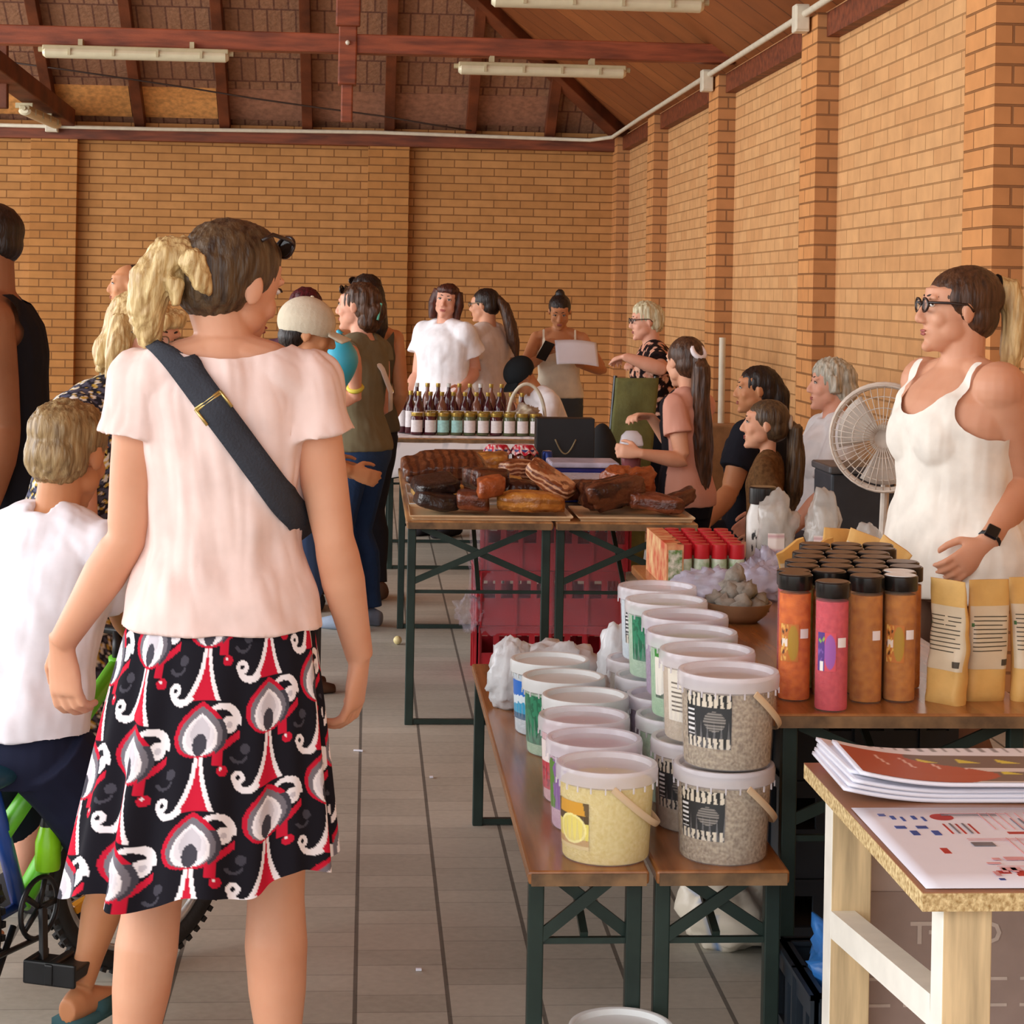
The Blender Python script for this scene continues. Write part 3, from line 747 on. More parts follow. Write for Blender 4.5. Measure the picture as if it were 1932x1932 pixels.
for i, (px, py, Y, r, lb) in enumerate(((1466, 1040, 5.8, (.06, .05, .165), 'clear bag of grey salt leaning beside the white plastic jar'), (1552, 1050, 5.75, (.056, .046, .168), 'clear upright bag of coarse salt with a purple-cornered label'), (1640, 985, 5.4, (.05, .045, .13), 'brownish clear bag beside the vendor'))):
    t = thing('salt_bag', (at(px, py, Y).x, Y, .77), lb, 'bag', 0, 'clear bags of salt on the varnished table')
    blob('film', (0, 0, 0), r, M_sbag, None, None, amp=.55, sc=8, seed=i * 5 + 2, parent=t)
    blob('salt', (0, 0, .003), tuple(q * .8 for q in r), M_salt, None, None, amp=.5, sc=8, seed=i * 5 + 2, parent=t)
    if i < 2:
        o = MB().grid(lambda u, v: (-.04 + u * .05, -r[1] * .98 - .012 + .012 * abs(u - .5), .02 + v * .14), 12, 16).build('label', M_print, t, smooth=True)
        paint(o, lambda c_, i=i: rgb('5f4a8e') if i == 1 and c_.x > -.01 and c_.z < .05 else (rgb('eadfd8') if math.sin(c_.z * 300) < .7 else rgb('c9a0a4')))
# bowl of rock salt
t = thing('bowl', onz(1392, 1172, .77), 'tan bowl of grey rock salt pieces on the varnished table', 'bowl')
bp_ = t.location.copy()
MB().lathe([(.001, 0), (.05, 0), (.075, .02), (.09, .052), (.086, .052), (.07, .022), (.001, .008)], n=32).build('bowl_body', mat('tan_bowl', 'a07a5a', .5), t, smooth=.7)
rng = random.Random(3)
rocks = [(0, 0, .075, .04)] + [(.055 * math.cos(a), .05 * math.sin(a), .045, .026) for a in [i * 2 * PI / 8 for i in range(8)]] + [(.03 * math.cos(a), .03 * math.sin(a), .075, .024) for a in (.6, 2.2, 3.9, 5.3)] + [(-.005, .01, .115, .025)]
for i, (x, y, z, r) in enumerate(rocks):
    o = blob('rock_salt', bp_ + V((x, y, z - r)), (r * 1.1, r, r * .95), M_rock, 'grey rock salt lump in the tan bowl on the varnished table', 'rock salt', 'rock salt lumps in the bowl', .55, 4, False, i * 7.7, 12, 8, sharp=True)
for i, (px, py, Y, r, lb) in enumerate(((1345, 1085, 5.55, (.12, .1, .045), 'lavender translucent zip bag in front of the red-lidded shakers'), (1430, 1085, 5.5, (.085, .08, .06), 'lavender translucent zip bag behind the tan bowl'), (1450, 1060, 5.75, (.06, .06, .06), 'clear crumpled bag beside the salt bag'))):
    blob('zip_bag', (at(px, py, Y).x, Y, .77), r, M_zip, lb, 'bag', 'translucent bags on the varnished table', .5, 8, seed=i * 4.4 + 9, sharp=True)
# shakers with red lids
M_red = mat('red_lid', 'c0222a', .35, var=.06)
M_gold = mat('gold_rim', 'd8b24a', .3, metal=.6)
t0 = thing('spice_shaker', (0, 0, 0), 'shaker', 'shaker')
MB().lathe([(.001, 0), (.022, 0), (.0235, .004), (.0235, .085), (.021, .09)], n=16).build('body', mat('shaker_body', 'cfd6c4', .3, col2='7f9f6a', vscale=30), t0, smooth=.6)
MB().lathe([(.023, .088), (.0235, .09), (.0225, .13), (.001, .13)], n=16).build('lid', M_red, t0, smooth=.5)
k = 0
for r in range(6):
    for c_ in range(4):
        Y = 5.72 + r * .075; X = at(1291 + c_ * 33, 1040, 5.72).x + r * .004
        lb = 'red-lidded spice shaker, row %s from the front, number %s from the aisle' % (('one', 'two', 'three', 'four', 'five', 'six')[r], ('one', 'two', 'three', 'four')[c_])
        if k == 0: place(t0, (X, Y, .77), lb, 'red-lidded spice shakers')
        else: dup(t0, (X, Y, .77), random.random() * 6, lb, 'red-lidded spice shakers')
        k += 1
t = thing('carton', (.905, 5.9, .77), 'printed carton tray standing at the aisle side of the red-lidded shakers', 'carton')
o = MB().grid(lambda u, v: (-.0 + .04 * u * (u > .0), -.2 + .0 * u, .0 + .14 * v), 2, 2)
o = MB().box((0, 0, .065), (.05, .42, .13)).build('box', mat('carton_print', 'c9502e', .5, col2='e8c48a', vscale=18), t)
MB().box((0, -.212, .065), (.04, .003, .1)).build('label', mat('carton_label', '5c7f3c', .5, col2='e6e0d0', vscale=60), t)

# ------------------------------------------------------------ under and behind the tables: crates, sacks
M_crred = mat('red_crate', 'b8242f', .4, var=.15, vscale=6)
M_crdk = mat('dark_crate', '1d2731', .5, var=.2, vscale=6)
def crate(name, c, size, m, label, group, holes=3, rz=0):
    t = thing(name, c, label, 'crate', rz, group); w, d, h = size; th = .014
    b = MB(); b.box((0, 0, th / 2), (w, d, th)); b.build('base', m, t)
    for nm, ax, L, o_ in (('side_panel', 0, w, -d / 2), ('side_panel', 0, w, d / 2), ('side_panel', 1, d, -w / 2), ('side_panel', 1, d, w / 2)):
        q = MB()
        def bx(u0, u1, z0, z1, dep=th):
            cu, su = (u0 + u1) / 2, u1 - u0
            if ax == 0: q.box((cu, o_, (z0 + z1) / 2), (su, dep, z1 - z0))
            else: q.box((o_, cu, (z0 + z1) / 2), (dep, su, z1 - z0))
        bx(-L / 2, L / 2, 0, h * .5); bx(-L / 2, L / 2, h * .82, h)
        nh = max(3, int(L / .075)); st = L / nh
        for i in range(nh + 1):
            u = -L / 2 + i * st; bx(max(-L / 2, u - .012), min(L / 2, u + .012), h * .5, h * .82)
        bx(-L / 2, L / 2, h * .97, h, th * 2.4)
        for i in range(0, nh + 1, 2):
            u = -L / 2 + i * st; bx(max(-L / 2, u - .006), min(L / 2, u + .006), .0, h, th * 2.1)
        q.build(nm, m, t)
    return t
gc = 'stacked red plastic crates under the meat tables'
for i, lb in enumerate(('red plastic crate, bottom of the stack under the meat tables', 'red plastic crate, middle of the stack under the meat tables', 'red plastic crate, topmost under the meat tables')):
    crate('plastic_crate', (.78 + (.0, .0, .03)[i], 8.42, .001 + .231 * i), (.6, .4, .23), M_crred, lb, gc, rz=(.0, .02, -.03)[i])
# shrink film round the crates
def film(u, v):
    a = 2 * PI * u; x = math.copysign(abs(math.cos(a)) ** .3, math.cos(a)) * .335; y = math.copysign(abs(math.sin(a)) ** .3, math.sin(a)) * .232
    n_ = noise.noise(V((a * 3, v * 9, 4)))
    return V((x * (1 + .05 * n_), y * (1 + .05 * n_), .2 + .5 * v + .02 * noise.noise(V((a * 5, v, 1)))))
o = MB().grid(film, 90, 14, True).build('stretch_film', M_clear, smooth=True); o.location = (.79, 8.42, 0)
tag(o, 'clear stretch film wrapped loosely round the red crates', 'film')
blob('film_bundle', (.44, 8.2, .2), (.05, .05, .07), M_clear, 'torn wad of clear film hanging at the corner of the red crates', 'film', None, .6, 7, False, 5, sharp=True)
gd = 'dark plastic crates under the jar table'
for i, lb in enumerate(('dark plastic crate, bottom of the stack under the jar table', 'dark plastic crate, middle of the stack under the jar table', 'dark plastic crate, topmost under the jar table')):
    crate('plastic_crate', (1.22, 4.93, .001 + .236 * i), (.4, .56, .235), M_crdk, lb, gd, rz=.01 * i)
crate('plastic_crate', (1.065, 3.845, .001), (.38, .33, .3), M_crdk, 'dark plastic crate on the floor behind the counter leg, blue bag on it', gd)
blob('blue_bag', (.965, 3.80, .2), (.075, .09, .12), mat('blue_bag', '2f6fb5', .3, alpha=.9, bump=.5, bscale=20), 'blue plastic bag stuffed into the dark crate behind the counter', 'bag', None, .5, 6, seed=3, sharp=True)
M_sack = mat('white_sack', 'e6dccb', .8, var=.05, bump=.3)
o = blob('sack', (at(1376, 1790, 4.9).x, 4.9, 0), (.13, .12, .1), M_print, 'white cloth sack with a blue stripe on the floor under the bench', 'sack', None, .3, 4, seed=6)
paint(o, lambda c_: rgb('7d9cc8') if .0 < c_.x * .9 + c_.z * .3 + .045 < .016 else rgb('e8decb'))

# ------------------------------------------------------------ smoked meat
M_tray = mat('beige_tray', 'd9b98f', .45, var=.05)
M_trayw = mat('white_tray', 'd8d4cc', .35, var=.05)
def tray(x0, x1, y0, y1, m, label):
    t = thing('tray', ((x0 + x1) / 2, (y0 + y1) / 2, .771), label, 'tray', 0, 'meat trays'); w, d = x1 - x0, y1 - y0
    MB().box((0, 0, .004), (w - .02, d - .02, .008)).build('base', m, t)
    r = MB()
    for a, b, in (((-w / 2, -d / 2), (w / 2, -d / 2)), ((w / 2, -d / 2), (w / 2, d / 2)), ((w / 2, d / 2), (-w / 2, d / 2)), ((-w / 2, d / 2), (-w / 2, -d / 2))):
        a3, b3 = V((*a, .018)), V((*b, .018)); i3, j3 = V((a[0] * .93, a[1] * .93, .002)), V((b[0] * .93, b[1] * .93, .002))
        r.add([a3, b3, j3, i3, a3 - V((0, 0, .005)), b3 - V((0, 0, .005)), j3 - V((0, 0, .002)), i3 - V((0, 0, .002))], [(0, 1, 2, 3), (7, 6, 5, 4), (0, 4, 5, 1), (2, 6, 7, 3)])
    r.build('rim', m, t)
    return t
tray(.165, .79 - .01, 7.36, 7.74, M_tray, 'beige tray at the front edge of the left meat table')
tray(.17, .70, 7.78, 8.12, M_trayw, 'white tray in the middle of the left meat table')
tray(.17, .70, 8.18, 8.56, M_trayw, 'white tray with the rib slab, at the back of the left meat table')
tray(.80, 1.245, 7.36, 7.74, M_tray, 'beige tray at the front edge of the right meat table')
MEATC = {'dark': ('4a2418', '2c140e'), 'choc': ('6a3522', '44200f'), 'gold': ('c98a3a', 'a8682a'), 'rib': ('8a5230', '5c3018'), 'pale': ('d8ad62', 'b8853c'), 'black': ('33221e', '1e1210'), 'bacon': ('9c5a34', '5a2a18'), 'rust': ('a8562a', '7a3a1c')}
MEAT = {k: mat('smoked_meat_' + k, a, .3, col2=b, vscale=16, bump=.9, bscale=30, spec=.6) for k, (a, b) in MEATC.items()}
def streaky(m, axis, sc, c, amt):
    """fat and lean bands across the piece"""
    N, L = m.node_tree.nodes, m.node_tree.links; p = N['Principled BSDF']; old = p.inputs['Base Color'].links[0].from_socket
    tc = N.new('ShaderNodeTexCoord'); w = N.new('ShaderNodeTexWave'); w.bands_direction = axis; w.inputs['Scale'].default_value = sc; w.inputs['Distortion'].default_value = 3.5; w.inputs['Detail'].default_value = 3; w.inputs['Detail Scale'].default_value = 1.5
    L.new(tc.outputs['Object'], w.inputs['Vector'])
    mp = N.new('ShaderNodeMapRange'); mp.inputs['From Min'].default_value = .45; mp.inputs['From Max'].default_value = .8; mp.inputs['To Max'].default_value = amt; L.new(w.outputs[0], mp.inputs[0])
    mx = N.new('ShaderNodeMix'); mx.data_type = 'RGBA'; L.new(mp.outputs[0], mx.inputs[0]); L.new(old, mx.inputs[6]); mx.inputs[7].default_value = (*rgb(c), 1); L.new(mx.outputs[2], p.inputs['Base Color'])
streaky(MEAT['rib'], 'X', 9, '4a2414', .9); streaky(MEAT['bacon'], 'Z', 17, 'e0b088', .85); streaky(MEAT['gold'], 'Z', 9, '6e3c18', .55); streaky(MEAT['dark'], 'Y', 6, '7a4426', .5); streaky(MEAT['choc'], 'Z', 8, '8a4a2c', .5)
gm = 'pieces of smoked meat on the folding tables'
def slab(px, py, Y, w, d, h, key, label, rz=0, tilt=(0, 0), stripes=0, z=None, amp=.12, seed=1, cat='smoked meat'):
    """irregular chunk, bottom at z"""
    z = .79 if z is None else z
    mb = MB()
    def f(u, v):
        a = 2 * PI * u; th = -PI / 2 + PI * v; e = .55
        cx, sx_ = math.cos(a), math.sin(a); ct, st = math.cos(th), math.sin(th); e = .38
        sp = lambda q, p_: math.copysign(abs(q) ** p_, q)
        p_ = V((w / 2 * sp(cx, e) * sp(max(ct, 0), .34), d / 2 * sp(sx_, e) * sp(max(ct, 0), .34), h / 2 * sp(st, .5)))
        n_ = noise.noise(p_ * 14 + V((seed, seed, 0))) * 1.5 + 1.1 * abs(noise.noise(p_ * 26 + V((seed, 0, 0)))) + .5 * noise.noise(p_ * 60 + V((seed, 0, 0)))
        p_ += p_.normalized() * (n_ * amp * min(w, d, h))
        if stripes: p_.z += .006 * math.sin(p_.x * stripes) * (1 if p_.z > 0 else 0)
        p_.z += .02 * math.sin(p_.x * 12 + seed) * .6
        return p_
    mb.grid(f, 40, 20, True)
    zm = min(q.z for q in mb.v)
    for q in mb.v: q.z -= zm
    o = mb.build('smoked_meat', MEAT[key], smooth=True)
    o.location = (at(px, py, Y).x, Y, z); o.rotation_euler = (tilt[0], tilt[1], rz)
    return tag(o, label, cat, gm)
slab(838, 875, 8.4, .36, .2, .08, 'rib', 'ribbed slab of smoked meat at the back of the left table', .12, (.28, 0), 60, z=.835)
slab(822, 905, 8.35, .26, .14, .04, 'dark', 'dark strip of smoked meat lying along the rib slab', .1, z=.79, seed=3)
slab(935, 872, 8.35, .2, .16, .05, 'pale', 'pale golden smoked piece next to the rib slab', .4, seed=5)
slab(915, 855, 8.75, .2, .2, .1, 'gold', 'flat golden smoked loaf behind the rib slab', -.1, seed=6)
slab(968, 860, 8.7, .17, .15, .09, 'bacon', 'smoked piece leaning against the cloth-topped jars', .5, seed=8)
slab(825, 905, 7.95, .2, .14, .055, 'pale', 'pale smoked piece beside the dark sausage-like pieces', .1, seed=11)
slab(900, 900, 8.0, .22, .14, .05, 'dark', 'dark smoked chunk in the middle of the left table', -.3, z=.80, seed=13)
slab(962, 890, 8.0, .15, .12, .07, 'black', 'nearly black smoked cube behind the orange-ended piece', .3, seed=15)
slab(822, 950, 7.52, .16, .16, .06, 'black', 'nearly black smoked piece at the front left corner', .2, (0, .1), seed=17)
slab(820, 920, 7.62, .17, .15, .055, 'black', 'second nearly black smoked piece lying on the first', .35, (.2, 0), z=.845, seed=19)
slab(892, 950, 7.5, .125, .15, .075, 'choc', 'brown smoked block with straight sides at the front of the left tray', -.05, amp=.05, seed=21)
slab(915, 915, 7.66, .15, .14, .08, 'dark', 'dark smoked chunk lying on the brown block', .5, z=.85, seed=23)
slab(925, 935, 7.46, .1, .09, .075, 'rust', 'smoked piece with a shiny orange cut end', .2, z=.845, amp=.1, seed=25)
slab(1003, 955, 7.5, .25, .17, .068, 'gold', 'golden smoked slab at the front right of the left tray', -.05, amp=.2, seed=27)
slab(985, 915, 7.72, .12, .12, .08, 'dark', 'dark piece propping up the bacon slab', 0, z=.80, seed=28)
slab(1030, 905, 7.62, .2, .13, .06, 'bacon', 'striped bacon slab tilted up on the golden slab', -.25, (.2, .5), 0, z=.87, seed=29)
slab(1150, 945, 7.56, .22, .17, .1, 'dark', 'dark smoked poultry piece on the right tray', .2, amp=.2, seed=31)
slab(1185, 905, 7.72, .15, .14, .12, 'rust', 'rusty brown smoked poultry at the back of the right tray', .5, amp=.25, seed=33)
slab(1235, 955, 7.5, .2, .11, .06, 'choc', 'brown smoked leg lying at the front of the right tray', -.15, amp=.25, seed=35)
slab(1282, 945, 7.6, .16, .07, .055, 'dark', 'thin smoked drumstick at the right end of the right tray', .35, (0, -.25), z=.80, amp=.2, seed=37)
slab(1100, 935, 7.9, .2, .2, .07, 'dark', 'dark smoked slab behind both front trays', 0, seed=39)
# loaf end that shows stripes of fat
# ------------------------------------------------------------ boxes, can, bag, jars at the far end
M_navy = mat('navy_plastic', '232a78', .25, spec=.6)
M_clid = mat('pale_lid', 'c9c6dc', .25, spec=.5)
for px, Y, w, d, z, h, lb in ((1112, 8.15, .3, .28, .771, .075, 'navy blue plastic box with a clear lid on the right meat table'), (1098, 8.62, .28, .24, .771, .1, 'navy blue box with a pale lid behind the other navy box')):
    t = thing('food_box', (at(px, 900, Y).x, Y, z), lb, 'box', 0, 'navy food boxes')
    MB().box((0, 0, h / 2), (w, d, h)).build('box', M_navy, t, bevel=.012)
    MB().box((0, 0, h + .012), (w + .02, d + .02, .024)).build('lid', M_clid if Y > 8.4 else M_lid, t, bevel=.008)
t = thing('drink_can', (at(1032, 880, 9.22).x, 9.22, .771), 'blue and red drink can standing by the navy boxes', 'can')
MB().lathe([(.001, 0), (.022, 0), (.026, .008), (.026, .055)], n=24).build('lower_body', mat('can_red', 'a8202a', .3, metal=.4), t, smooth=.6)
MB().lathe([(.026, .055), (.026, .106), (.021, .114)], n=24, cap=False).build('upper_body', mat('can_blue', '2a4596', .3, metal=.4), t, smooth=.6)
MB().lathe([(.021, .114), (.0215, .116), (.019, .114), (.001, .113)], n=24).build('rim', mat('aluminium', 'd0d0d4', .3, metal=.9), t, smooth=.6)
t = thing('paper_bag', (at(1064, 860, 9.42).x, 9.42, .771), 'black paper carrier bag with cord handles on the meat table', 'bag')
MB().prism([(-.14, -.06), (.14, -.06), (.14, .06), (-.14, .06)], .26).build('body', mat('black_paper', '1d1d1f', .5), t, bevel=.004)
for s in (-1, 1): MB().tube([(-.05 + .1 * i / 12, s * .064, .16 - .07 * math.sin(PI * i / 12)) for i in range(13)], .004, 6).build('handle', mat('cord', '8a7a5a', .7), t, smooth=True)
M_jam = mat('dark_preserve', '4a1a18', .12, col2='7a3420', vscale=20, spec=.7)
M_ging = colattr('gingham', .8, .1)
for i, (px, lb) in enumerate(((938, 'preserve jar with a red checked cloth top, the one by the wooden box'), (988, 'preserve jar with a red checked cloth top, the one by the black bag'))):
    Y = 9.15; t = thing('preserve_jar', (at(px, 860, Y).x, Y, .771), lb, 'jar', 0, 'preserve jars with checked cloth tops')
    MB().lathe([(.001, 0), (.05, 0), (.055, .008), (.055, .1), (.04, .125)], n=24).build('glass_body', M_jam, t, smooth=.7)
    def g_(u, v):
        a = 2 * PI * u; r = .001 + .068 * v; z = .15 - .004 * v if v < .6 else .147 - (v - .6) * .1
        return V((r * math.cos(a), r * math.sin(a), z + (.006 * math.sin(a * 9) if v > .6 else 0)))
    o = MB().grid(g_, 54, 12, True).build('cloth_top', M_ging, t, smooth=True)
    paint(o, lambda c_: rgb('e8d4d2') if noise.noise(c_ * 90) > .15 else rgb('c22a3c'))
    MB().lathe([(.058, .112), (.06, .12), (.058, .128)], n=24, cap=False).build('ribbon', mat('blue_ribbon', '39407e', .5), t)
t = thing('wooden_box', (at(880, 850, 9.3).x, 9.3, .771), 'light wooden box at the far end of the left meat table', 'box')
MB().box((0, 0, .045), (.3, .2, .09)).build('box', mat('box_wood', 'a87c4c', .6, var=.2, stretch=(1, 8, 8)), t, bevel=.004)
MB().box((0, 0, .097), (.3, .2, .012)).build('lid', mat('box_wood_dark', '8a623a', .6), t, bevel=.003)
# ------------------------------------------------------------ bottle table
M_cloth = colattr('white_cloth_print', .85, .1)
def cl(u, v):   # cloth draped over the table, hanging at the aisle end
    x = .02 + 1.32 * u; y = 11.38 + 1.44 * v; z = .777
    if u < .12: x = .08 + (u - .12) * .3; z = .777 - (.12 - u) * 2.2 * (1 - .3 * v) - .0; x -= .06 * (.12 - u) / .12
    if v < .1: z -= (.1 - v) * 2.3; y = 11.44 - (.1 - v) * .25
    return V((x, y, z + .004 * noise.noise(V((x * 9, y * 9, 0)))))
o = MB().grid(cl, 80, 60).build('tablecloth', M_cloth, smooth=True, solid=.003)
paint(o, lambda c_: rgb('c9ccd2') if noise.noise(c_ * 28) > .3 else rgb('ecebee'))
tag(o, 'white patterned tablecloth hanging over the aisle end of the back table', 'tablecloth')
M_wine = mat('dark_red_glass', '4a1420', .1, spec=.8)
M_clearb = mat('pale_syrup_glass', '8a5a4a', .1, spec=.8)
M_gcap = mat('gold_cap', 'd8b860', .25, metal=.7)
M_grn = mat('green_glass_jar', '5c6244', .15, spec=.7)
M_wl = mat('white_bottle_label', 'efe9ea', .5, var=.05, vscale=60)
M_tl = mat('teal_bottle_label', 'a8dcd8', .5, var=.1, vscale=60)
def make_bottle(glass, cap=M_gcap, H=.235, r=.033, lab=M_wl):
    t = thing('bottle', (0, 0, 0), 'bottle', 'bottle')
    MB().lathe([(.001, 0), (r * .95, 0), (r, .005), (r, H * .58), (r * .8, H * .68), (r * .36, H * .8), (r * .34, H * .92)], n=16).build('glass', glass, t, smooth=.7)
    MB().lathe([(r * .4, H * .9), (r * .42, H * .91), (r * .42, H), (.001, H)], n=14).build('cap', cap, t, smooth=.6)
    MB().grid(lambda u, v: ((r + .001) * math.cos(-PI / 2 - 1.2 + 2.4 * u), (r + .001) * math.sin(-PI / 2 - 1.2 + 2.4 * u), H * (.15 + .38 * v)), 12, 2).build('label', lab, t, smooth=True)
    return t
def make_pot(glass, lab, H=.13, r=.037):
    t = thing('preserve_pot', (0, 0, 0), 'jar', 'jar')
    MB().lathe([(.001, 0), (r * .94, 0), (r, .006), (r, H * .78), (r * .86, H * .86)], n=18).build('glass', glass, t, smooth=.7)
    MB().lathe([(r * .88, H * .84), (r * .92, H * .86), (r * .92, H), (.001, H)], n=18).build('lid', M_gcap, t, smooth=.6)
    MB().grid(lambda u, v: ((r + .001) * math.cos(-PI / 2 - 1.1 + 2.2 * u), (r + .001) * math.sin(-PI / 2 - 1.1 + 2.2 * u), H * (.12 + .55 * v)), 12, 2).build('label', lab, t, smooth=True)
    return t
tb = thing('bottle_riser', (.52, 12.2, .782), 'low white riser step under the rear bottles on the back table', 'riser')
MB().box((0, 0, .02), (.8, .2, .04)).build('box', M_trayw, tb, bevel=.004)
gB = 'syrup bottles on the back table'; gP = 'preserve jars on the back table'
num = ('first', 'second', 'third', 'fourth', 'fifth', 'sixth', 'seventh', 'eighth', 'ninth', 'tenth', 'eleventh', 'twelfth')
b1 = make_bottle(M_wine); b2 = make_bottle(M_clearb); b3 = make_bottle(M_wine, M_wtop); used = set()
for i in range(11):
    p_ = (.17 + i * .066, 12.2, .823)
    src = (b2, b1, b3)[i % 3]; lb = 'dark syrup bottle, raised rear row of the back table, %s from the aisle' % num[i]
    if src.name in used: dup(src, p_, .3 * i, lb, gB)
    else: used.add(src.name); place(src, p_, lb, gB)
for i in range(12):
    p_ = (.17 + i * .07, 11.95 + .01 * (i % 2), .782)
    lb = 'syrup bottle, middle row of the back table, %s from the aisle' % num[i]
    dup((b1, b2, b1)[i % 3], p_, .2 * (i % 3 - 1), lb, gB)
for i in range(4):
    dup(b1, (.165 + .045 * i, 11.62 + .07 * (3 - i), .782), 0, 'tall dark red bottle at the aisle corner of the back table, %s from the aisle' % num[i], gB, scale=(1, 1, 1.08))
k1 = make_pot(M_grn, M_wl); k2 = make_pot(M_grn, M_tl); k3 = make_pot(M_wine, M_wl); used = set()
for i in range(10):
    p_ = (.29 + i * .078, 11.6, .782)
    src = (k3, k3, k2, k2, k1, k1, k3, k1, k1, k1)[i]; lb = 'gold-lidded preserve jar, front row of the back table, %s from the aisle' % num[i]
    if src.name in used: dup(src, p_, .2, lb, gP)
    else: used.add(src.name); place(src, p_, lb, gP)
for i in range(9):
    dup((k1, k3, k2)[i % 3], (.31 + i * .078, 11.76, .782), .1, 'gold-lidded preserve jar, second row of the back table, %s from the aisle' % num[i], gP)
t = thing('wrapped_basket', (at(993, 800, 11.75).x, 11.75, .782), 'gift basket with a tall white hoop handle on the back table', 'basket')
MB().lathe([(.001, 0), (.08, 0), (.11, .09), (.105, .09), (.075, .01)], n=24).build('bowl', mat('basket_cane', 'b89468', .7, var=.3, vscale=60), t, smooth=.8)
MB().tube([(.112 * math.cos(PI * i / 20), 0, .08 + .22 * math.sin(PI * i / 20)) for i in range(21)], .011, 8).build('handle', mat('white_cane', 'd8ceb8', .6), t, smooth=True)
blob('filling', (0, 0, .05), (.085, .08, .07), mat('basket_filling', 'c9bda4', .7, col2='6e4a40', vscale=14), None, None, amp=.5, sc=6, seed=2, parent=t)
# ------------------------------------------------------------ chipboard counter with print-outs
M_chip = mat('chipboard_edge', 'e2cb98', .8, col2='9a7a48', vscale=120, bump=.4, bscale=120)
M_lam = mat('brown_laminate', '9a6a4c', .3, spec=.5, var=.05)
M_wpaint = mat('white_painted_timber', 'f2efe4', .5, var=.04)
M_pine = mat('pine_timber', 'd8bf94', .6, var=.18, vscale=5, stretch=(10, 10, .8))
CX0, CX1, CY0, CY1, CZ = .835, 1.75, 2.86, 3.66, .75
t = thing('counter', ((CX0 + CX1) / 2, (CY0 + CY1) / 2, 0), 'chipboard counter on white and pine legs with printed sheets on it', 'counter')
O = t.location.copy()
MB().box((0, 0, CZ - .015), (CX1 - CX0, CY1 - CY0, .027)).build('edge', M_chip, t)
MB().box((0, 0, CZ - .0005), (CX1 - CX0, CY1 - CY0, .002)).build('top', M_lam, t)
for x, y in ((CX0 + .075, CY0 + .05), (CX0 + .075, CY1 - .05), (CX1 - .06, CY0 + .05), (CX1 - .06, CY1 - .05)):
    o = MB().box((x - O.x, y - O.y, (CZ - .03) / 2), (.075, .06, CZ - .03)).build('leg', [M_pine, M_wpaint], t, bevel=.002)
    for f in o.data.polygons:
        if f.normal.x < -.5: f.material_index = 1
o = MB().bar((CX0 + .06 - O.x, CY1 - .08 - O.y, .47), (CX0 + .06 - O.x, CY0 + .08 - O.y, .545), .045, .05).build('side_rail', M_wpaint, t)
MB().bar((CX1 - .06 - O.x, CY1 - .08 - O.y, .47), (CX1 - .06 - O.x, CY0 + .08 - O.y, .545), .045, .05).build('side_rail', M_wpaint, t)
# banner seen from behind: its lettering reads mirrored
t = thing('banner', (1.28, 3.65, 0), 'greyish pink banner under the counter with mirrored pale lettering', 'banner')
bn = MB().box((0.03, 0, .4), (.74, .004, .66)).build('cloth', mat('banner_cloth', 'b3a097', .8, var=.04), t)
MB().box((0.03, -.0035, .29), (.74, .002, .44)).build('lower_panel', mat('banner_lower', '9c8880', .8, var=.05), t)
lt = MB()
put_text(lt, 'CRAFT', .058, lambda x, y: V((-x - .15, -.006, .43 + y)))
for r_ in range(3):
    for i in range(9): lt.box((-.3 + i * .075, -.0055, .345 - r_ * .05), (.05, .001, .006))
lt.build('lettering', mat('banner_lettering', 'c8b8ae', .8), t)
# printed sheets
M_paper = mat('white_paper', 'e6e7f2', .5, var=.01)
M_pr = mat('print_red', 'b5322c', .5); M_pb = mat('print_blue', '2f4f9c', .5); M_pg = mat('print_grey', '77757c', .5); M_pp = mat('print_pink', 'dba0a4', .5)
def sheet(name, x0, y0, w, h, rz, z, label, cat, group=None, curl=0):
    t = thing(name, (x0 + w / 2, y0 + h / 2, z), label, cat, rz, group)
    def s_(u, v): return V(((u - .5) * w, (v - .5) * h, .0006 + curl * max(0, .18 - u) ** 2 * 30 * w))
    MB().grid(s_, 24, 6).build('paper', M_paper, t, smooth=True, solid=.0008)
    return t, s_
t, s_ = sheet('poster', .843, 2.872, .62, .455, 0, CZ + .002, 'white printed poster with red and blue marks lying at the near end of the counter', 'poster')
d = {k: MB() for k in 'rbgp'}
def R_(k, u, v, du, dv, skew=0): d[k].box((0 + (u - .5) * .60, (v - .5) * .425, .0012 + 'rbgp'.index(k) * .0005), (du * .60, dv * .425, .0006))
for i in range(2):
    R_('b', .05 + .0 * i, .93 - .02 * i, .02, .008); R_('b', .075 + .06 * i, .88, .012, .05); R_('b', .1 + .06 * i, .86, .008, .06)
    R_('b', .07 + .06 * i, .74, .03, .035); R_('b', .095 + .06 * i, .66, .02, .06)
R_('r', .0, .0, .0001, .0001)
d['r'].lathe([(.001, .0012), (.02, .0012), (.02, .0016), (.001, .0016)], (-.17, .165, 0), 24)
for i in range(5): R_('r' if i % 2 == 0 else 'g', .2 + i * .018, .72, .006, .14)
R_('g', .25, .5, .06, .05)
rr = random.Random(5)
for bx0 in (.33, .58, .83):
    for k in range(2):
        for i in range(7): R_('p', bx0 + i * .027, .82 - k * .36, .003, .24)
        for i in range(4): R_('g' if i < 2 else 'r', bx0 + .08 + i * .022, .78 - k * .36, .007, .16)
        R_('r', bx0 + .06, .66 - k * .36, .07, .03)
for i in range(30): R_('r' if i % 3 else 'p', .22 + rr.random() * .34, .1 + rr.random() * .22, .02 + rr.random() * .05, .008 + rr.random() * .03)
for i in range(6): R_('p', .66 + i * .05, .2, .004, .3)
for i in range(9): R_('g', .30 + (i % 3) * .25, .93 - .012 * (i // 3), .16, .003)
